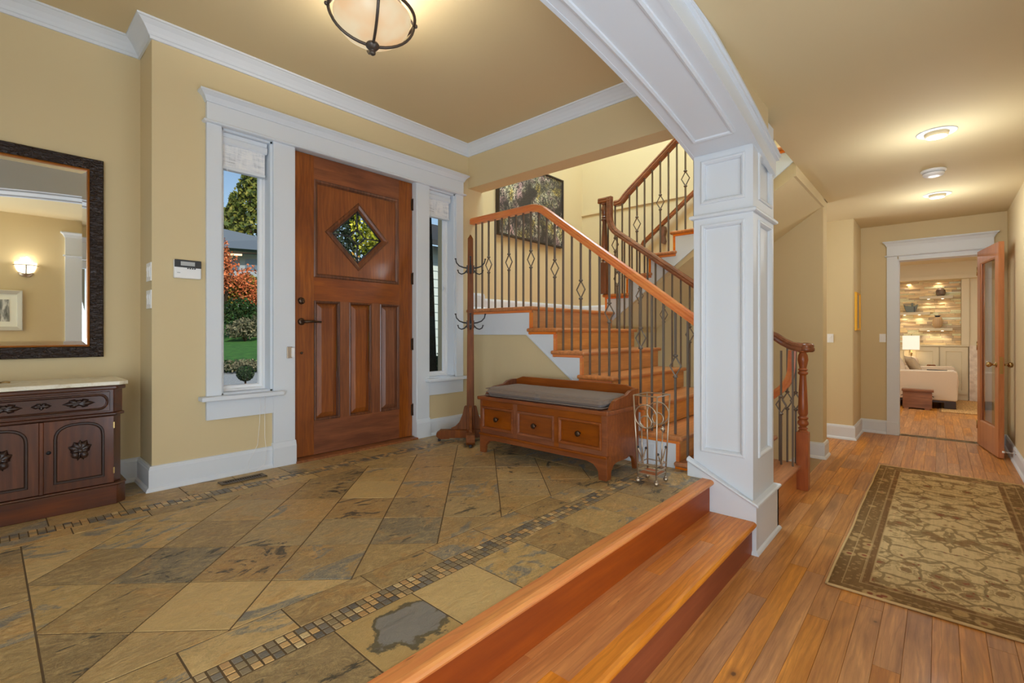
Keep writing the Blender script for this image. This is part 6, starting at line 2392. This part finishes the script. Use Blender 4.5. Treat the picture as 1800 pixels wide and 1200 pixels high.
def bush(name, cat, pos, rx, ry, rz_, mat, label, n, size, seed, trunk=True, lobes=7, group=None):
    r_ = random.Random(seed)
    t_ = thing(name, label, cat, tuple(pos), group)
    cs = [(Vector((r_.uniform(-.55, .55) * rx, r_.uniform(-.55, .55) * ry, r_.uniform(-.35, .5) * rz_)), r_.uniform(.4, .62)) for _ in range(lobes)]
    pts = []
    for q in range(n):
        c, k = r_.choice(cs)
        d_ = Vector((r_.gauss(0, 1), r_.gauss(0, 1), r_.gauss(0, 1))).normalized() * (r_.random() ** .35)
        pts.append(Vector((pos.x + c.x + d_.x * rx * k, pos.y + c.y + d_.y * ry * k, pos.z + rz_ + c.z + d_.z * rz_ * k)))
    pts = [p for p in pts if p.z > pos.z]
    mb = MB()
    leaves(mb, pts, size, r_)
    mb.build('foliage', mat, t_, merge=False)
    st_ = MB()
    for q in range(4):
        a = q * 1.7 + seed
        st_.tube([pos + Vector((0, 0, -.05)), pos + Vector((rx * .12 * math.cos(a), ry * .12 * math.sin(a), rz_ * .5)), pos + Vector((rx * .4 * math.cos(a), ry * .4 * math.sin(a), rz_ * 1.25))], [.03 * rz_ + .01, .02 * rz_ + .006, .004], 6)
    st_.build('stems', BARK, t_)
    return t_


# ground: gravel near the house, then a rising lawn
gm = N('garden_ground')
gn = gm.noise(gm.vec((1, 1, 1), rand=False), 40, 5)
gm.base(gm.ramp(gn, [(.35, S(120, 128, 134)), (.65, S(166, 174, 178))])).set(Roughness=.9)
o = MB()
o.box(-60, 60, 3.35, 120, -.40, -.22)
o = o.build('ground', gm.m)
tag(o, 'pale gravel drive outside the entrance', 'ground', kind='structure')
lm = N('lawn_grass')
ln_ = lm.noise(lm.vec((1, 1, 1), rand=False), 5, 6, .7)
lm.base(lm.ramp(ln_, [(.3, S(30, 76, 24)), (.55, S(56, 118, 36)), (.75, S(104, 150, 52))])).set(Roughness=.9)
lm.bump(lm.noise(lm.vec((1, 1, 1), rand=False), 60, 4), .6, .05)
mb = MB()
A = [out(-1.3, 13.2), out(.5, 13.2), out(.5, 24), out(-1.3, 24), out(.9, 95), out(-1.6, 95)]
mb.add([(A[0].x, A[0].y, -.23), (A[1].x, A[1].y, -.23), (A[1].x, A[1].y, .02), (A[0].x, A[0].y, .02), (A[2].x, A[2].y, .46), (A[3].x, A[3].y, .46), (A[4].x, A[4].y, 9), (A[5].x, A[5].y, 9)],
       [(0, 1, 2, 3), (3, 2, 4, 5), (5, 4, 6, 7)])
o = mb.build('lawn', lm.m)
tag(o, 'green lawn rising behind the gravel drive', 'lawn', kind='structure')

# low planting, shrubs, hedge
bush('low_shrub', 'shrub', out(-.605, 12.9, -.22), .9, .5, .17, L_DEEP, 'low dark ground-cover shrub at the lawn edge with small leaves', 1500, .035, 3)
bush('low_shrub', 'shrub', out(-.545, 12.9, -.22), .9, .5, .19, L_GREY, 'low grey-green ground-cover shrub at the lawn edge', 1300, .035, 4)
b_ = thing('ball_shrub', 'dark clipped ball shrub standing in the gravel', 'shrub', tuple(out(-.562, 9.4, -.22)))
c_ = out(-.562, 9.4, .045)
MB().ball(tuple(c_), .145, 18).build('foliage_body', L_DEEP, b_)
mb = MB()
r_ = random.Random(5)
leaves(mb, [c_ + Vector((r_.gauss(0, 1), r_.gauss(0, 1), r_.gauss(0, 1))).normalized() * .15 for _ in range(900)], .022, r_)
mb.build('foliage', L_DARK, b_, merge=False)
MB().tube([out(-.562, 9.4, -.25), out(-.562, 9.4, .0)], .02, 6).build('stem', BARK, b_)
bush('garden_shrub', 'shrub', out(-.563, 23.6, .40), 1.0, .9, .75, L_GREY, 'grey-green rounded shrub at the back of the lawn', 1800, .07, 7)
bush('garden_shrub', 'shrub', out(-.62, 24.4, .42), 1.5, 1.0, 1.1, L_DEEP, 'deep green shrub on the far side of the lawn beside the grey one', 2200, .08, 8)
bush('garden_shrub', 'shrub', out(-.54, 25.6, .45), 1.6, 1.0, 1.25, L_DEEP, 'deep green shrub behind the grey rounded one', 2200, .08, 9)
for i in range(5):
    bush('hedge_bush', 'bush', out(-.68 + .05 * i, 30 + (i % 2), 1.2), 1.6, 1.2, 1.75, L_OLIVE, ['olive hedge bush at the hidden end of the hedge', 'olive hedge bush at the window casing below the red maple', 'olive hedge bush with orange tips in the middle of the hedge', 'olive hedge bush at the door side of the hedge', 'olive hedge bush behind the door jamb'][i], 2000, .10, 20 + i, group='olive hedge bushes beyond the lawn')
bush('maple_tree', 'tree', out(-.605, 28.5, 2.4), 1.25, 1.25, 2.2, L_RED, 'red maple with thin crown in front of the neighbouring house', 2600, .085, 31)
bush('maple_tree', 'tree', out(-.567, 29.5, 2.0), .9, .9, 1.6, L_RED, 'lower red maple next to the taller red one', 1200, .08, 32)
# neighbouring house up the slope
nh = thing('neighbour_house', 'dark-roofed house with lit eaves on the slope behind the red maple', 'house', tuple(out(-.58, 40, 4.5)))
hw_ = flat('house_wall_grey', S(150, 160, 170), .8)
e0, e1 = out(-.70, 39, 0), out(-.48, 41, 0)
dirv = (e1 - e0).normalized()
nrm = Vector((-dirv.y, dirv.x, 0))


def hb(u0, u1, v0, v1, z0, z1, z2=None):
    """slab along the house front: u along, v back; z1 -> z2 slopes along u"""
    P_ = []
    for zz in (0, 1):
        for (u, v_) in ((u0, v0), (u1, v0), (u1, v1), (u0, v1)):
            z = z0 if not zz else (z1 if u == u0 or z2 is None else z2)
            p = e0 + dirv * u + nrm * v_
            P_.append((p.x, p.y, z))
    return MB().add(P_, [(3, 2, 1, 0), (4, 5, 6, 7), (0, 1, 5, 4), (1, 2, 6, 5), (2, 3, 7, 6), (3, 0, 4, 7)])


hb(.6, 9, 1.0, 8, 3.0, 8.0).build('wall', hw_, nh)
P_ = []
for (u, v_, z) in ((-.8, -.4, 8.15), (9.6, -.4, 7.75), (9.6, 9, 7.75), (-.8, 9, 8.15), (2.0, 4, 10.4), (6.0, 4, 9.6)):
    p = e0 + dirv * u + nrm * v_
    P_.append((p.x, p.y, z))
MB().add(P_, [(0, 1, 5, 4), (1, 2, 5), (2, 3, 4, 5), (3, 0, 4), (3, 2, 1, 0)]).build('roof', flat('slate_blue_roof', S(96, 110, 124), .7), nh)
hb(-.4, 9.2, -.1, .3, 7.62, 7.80, 7.60).build('eaves', flat('dark_eaves', S(60, 48, 40), .7), nh)
for u in (3.0, 4.6, 6.2):
    wd_ = hb(u, u + 1.1, .94, 1.02, 6.3, 7.3).build('window', flat('house_window', S(90, 110, 130), .2), nh)
hb(2.6, 9, .6, 1.0, 5.7, 6.05).build('balcony', hw_, nh)
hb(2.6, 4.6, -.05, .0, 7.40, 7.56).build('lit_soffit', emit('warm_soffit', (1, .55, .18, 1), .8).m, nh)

# conifers and garden trees
spec = [(-.74, 58, 17, 3.6, 'broad conifer hidden behind the wall beside the alarm panel'), (-.672, 52, 14, 3.0, 'shorter conifer just outside the edge of the narrow window'),
        (-.622, 60, 18.3, 3.2, 'furthest conifer, its tip against the blue sky at the window frame'), (-.588, 56, 16.5, 3.2, 'conifer in the middle of the narrow window above the grey roof'),
        (-.552, 48, 17.6, 3.8, 'tallest sunlit conifer in the narrow window over the grey roof'), (-.50, 55, 17, 4, 'conifer behind the white casing by the door handle'),
        (-.45, 60, 19, 4.2, 'wide conifer behind the door stile'), (.02, 60, 18, 4.2, 'conifer beyond the stair landing wall'), (.12, 52, 15, 4, 'smaller conifer beyond the stair landing wall')]
for i, (a, d_, h, rd, lab) in enumerate(spec):
    z = .46 + (d_ - 24) * .12
    conifer(out(a, d_, z), h - z + .8, rd, L_CON, lab, 4200, .26, 50 + i, 'conifers behind the neighbouring house')
conifer(out(-.372, 24, .5), 8.2, 1.9, L_DARK, 'dark spreading conifer seen in the diamond light of the door', 2600, .12, 70)
conifer(out(-.335, 27, .8), 7.6, 1.6, L_DARK, 'second dark conifer close behind the spreading one', 1800, .13, 71)
bush('birch_tree', 'tree', out(-.262, 27, .8), 2.2, 2.2, 4.0, L_YEL, 'tall yellow-green tree seen in the diamond light of the door', 5200, .13, 72, lobes=9)
bush('birch_tree', 'tree', out(-.215, 31, .8), 2.4, 2.4, 3.9, L_YEL, 'yellow-green tree further back behind the tall one', 3600, .14, 73, lobes=9)
bush('golden_shrub', 'shrub', out(-.335, 19.5, .2), .55, .55, 1.95, L_GOLD, 'golden-leaved upright shrub seen low in the diamond light', 1500, .06, 74)
# porch pillar of stacked dark stone, tapered post, white neighbour wall
pp = thing('porch_pillar', 'dark stacked-stone porch pillar outside the narrow window by the coat rack', 'pillar', tuple(out(-.127, 5.0, -.22)))
dk = N('dark_porch_stone')
dn = dk.noise(dk.vec((1, 1, 1)), 60, 4, .7)
dk.base(dk.ramp(dn, [(.35, S(16, 22, 24)), (.65, S(44, 58, 60))])).set(Roughness=.8)
c_ = out(-.127, 5.0)
z = -.22
for i in range(16):
    wd_ = .105 - .002 * i + rnd.uniform(-.008, .012)
    MB().box(c_.x - wd_, c_.x + wd_, c_.y - wd_, c_.y + wd_, z + .003, z + .168).build('stone', dk.m, pp, bevel=.008)
    z += .171
ps = thing('porch_post', 'dark tapered porch post beside the stacked-stone pillar', 'post', tuple(out(-.194, 5.4, -.22)))
c_ = out(-.194, 5.4)
mb = MB()
for (w0, w1, z0, z1) in ((.15, .08, -.22, 2.6),):
    mb.add([(c_.x + s_ * w0, c_.y + t_ * w0, z0) for s_, t_ in ((-1, -1), (1, -1), (1, 1), (-1, 1))] + [(c_.x + s_ * w1, c_.y + t_ * w1, z1) for s_, t_ in ((-1, -1), (1, -1), (1, 1), (-1, 1))],
           [(3, 2, 1, 0), (4, 5, 6, 7), (0, 1, 5, 4), (1, 2, 6, 5), (2, 3, 7, 6), (3, 0, 4, 7)])
mb.build('shaft', dk.m, ps)
MB().box(c_.x - .18, c_.x + .18, c_.y - .18, c_.y + .18, -.22, .25).build('pedestal', dk.m, ps, bevel=.01)
sb_ = thing('garden_house', 'white board-clad garden house behind the porch pillar', 'building', tuple(out(-.155, 11, -.2)))
sw_ = flat('white_siding', S(190, 206, 206), .7)
c_ = out(-.155, 11)
for q in range(16):
    MB().prism([(c_.y, -.2 + q * .19), (c_.y - .02, -.2 + q * .19), (c_.y, -.2 + q * .19 + .19), (c_.y + .1, -.2 + q * .19 + .19), (c_.y + .1, -.2 + q * .19)], 'x', c_.x - .62, c_.x + 2.4).build('siding_board', sw_, sb_)
MB().prism([(c_.y - .5, 2.75), (c_.y + 1.6, 3.7), (c_.y + 1.6, 3.8), (c_.y - .5, 2.87)], 'x', c_.x - .8, c_.x + 2.7).build('roof', flat('dark_roof', S(50, 56, 60), .8), sb_)
MB().box(c_.x + .02, c_.x + .30, c_.y - .03, c_.y + .02, .75, 1.35).build('window', flat('dark_window', S(50, 60, 64), .2), sb_)
bush('garden_shrub', 'shrub', out(-.165, 8.6, -.22), .35, .3, .4, L_DEEP, 'small deep green shrub at the foot of the garden house', 700, .04, 90)
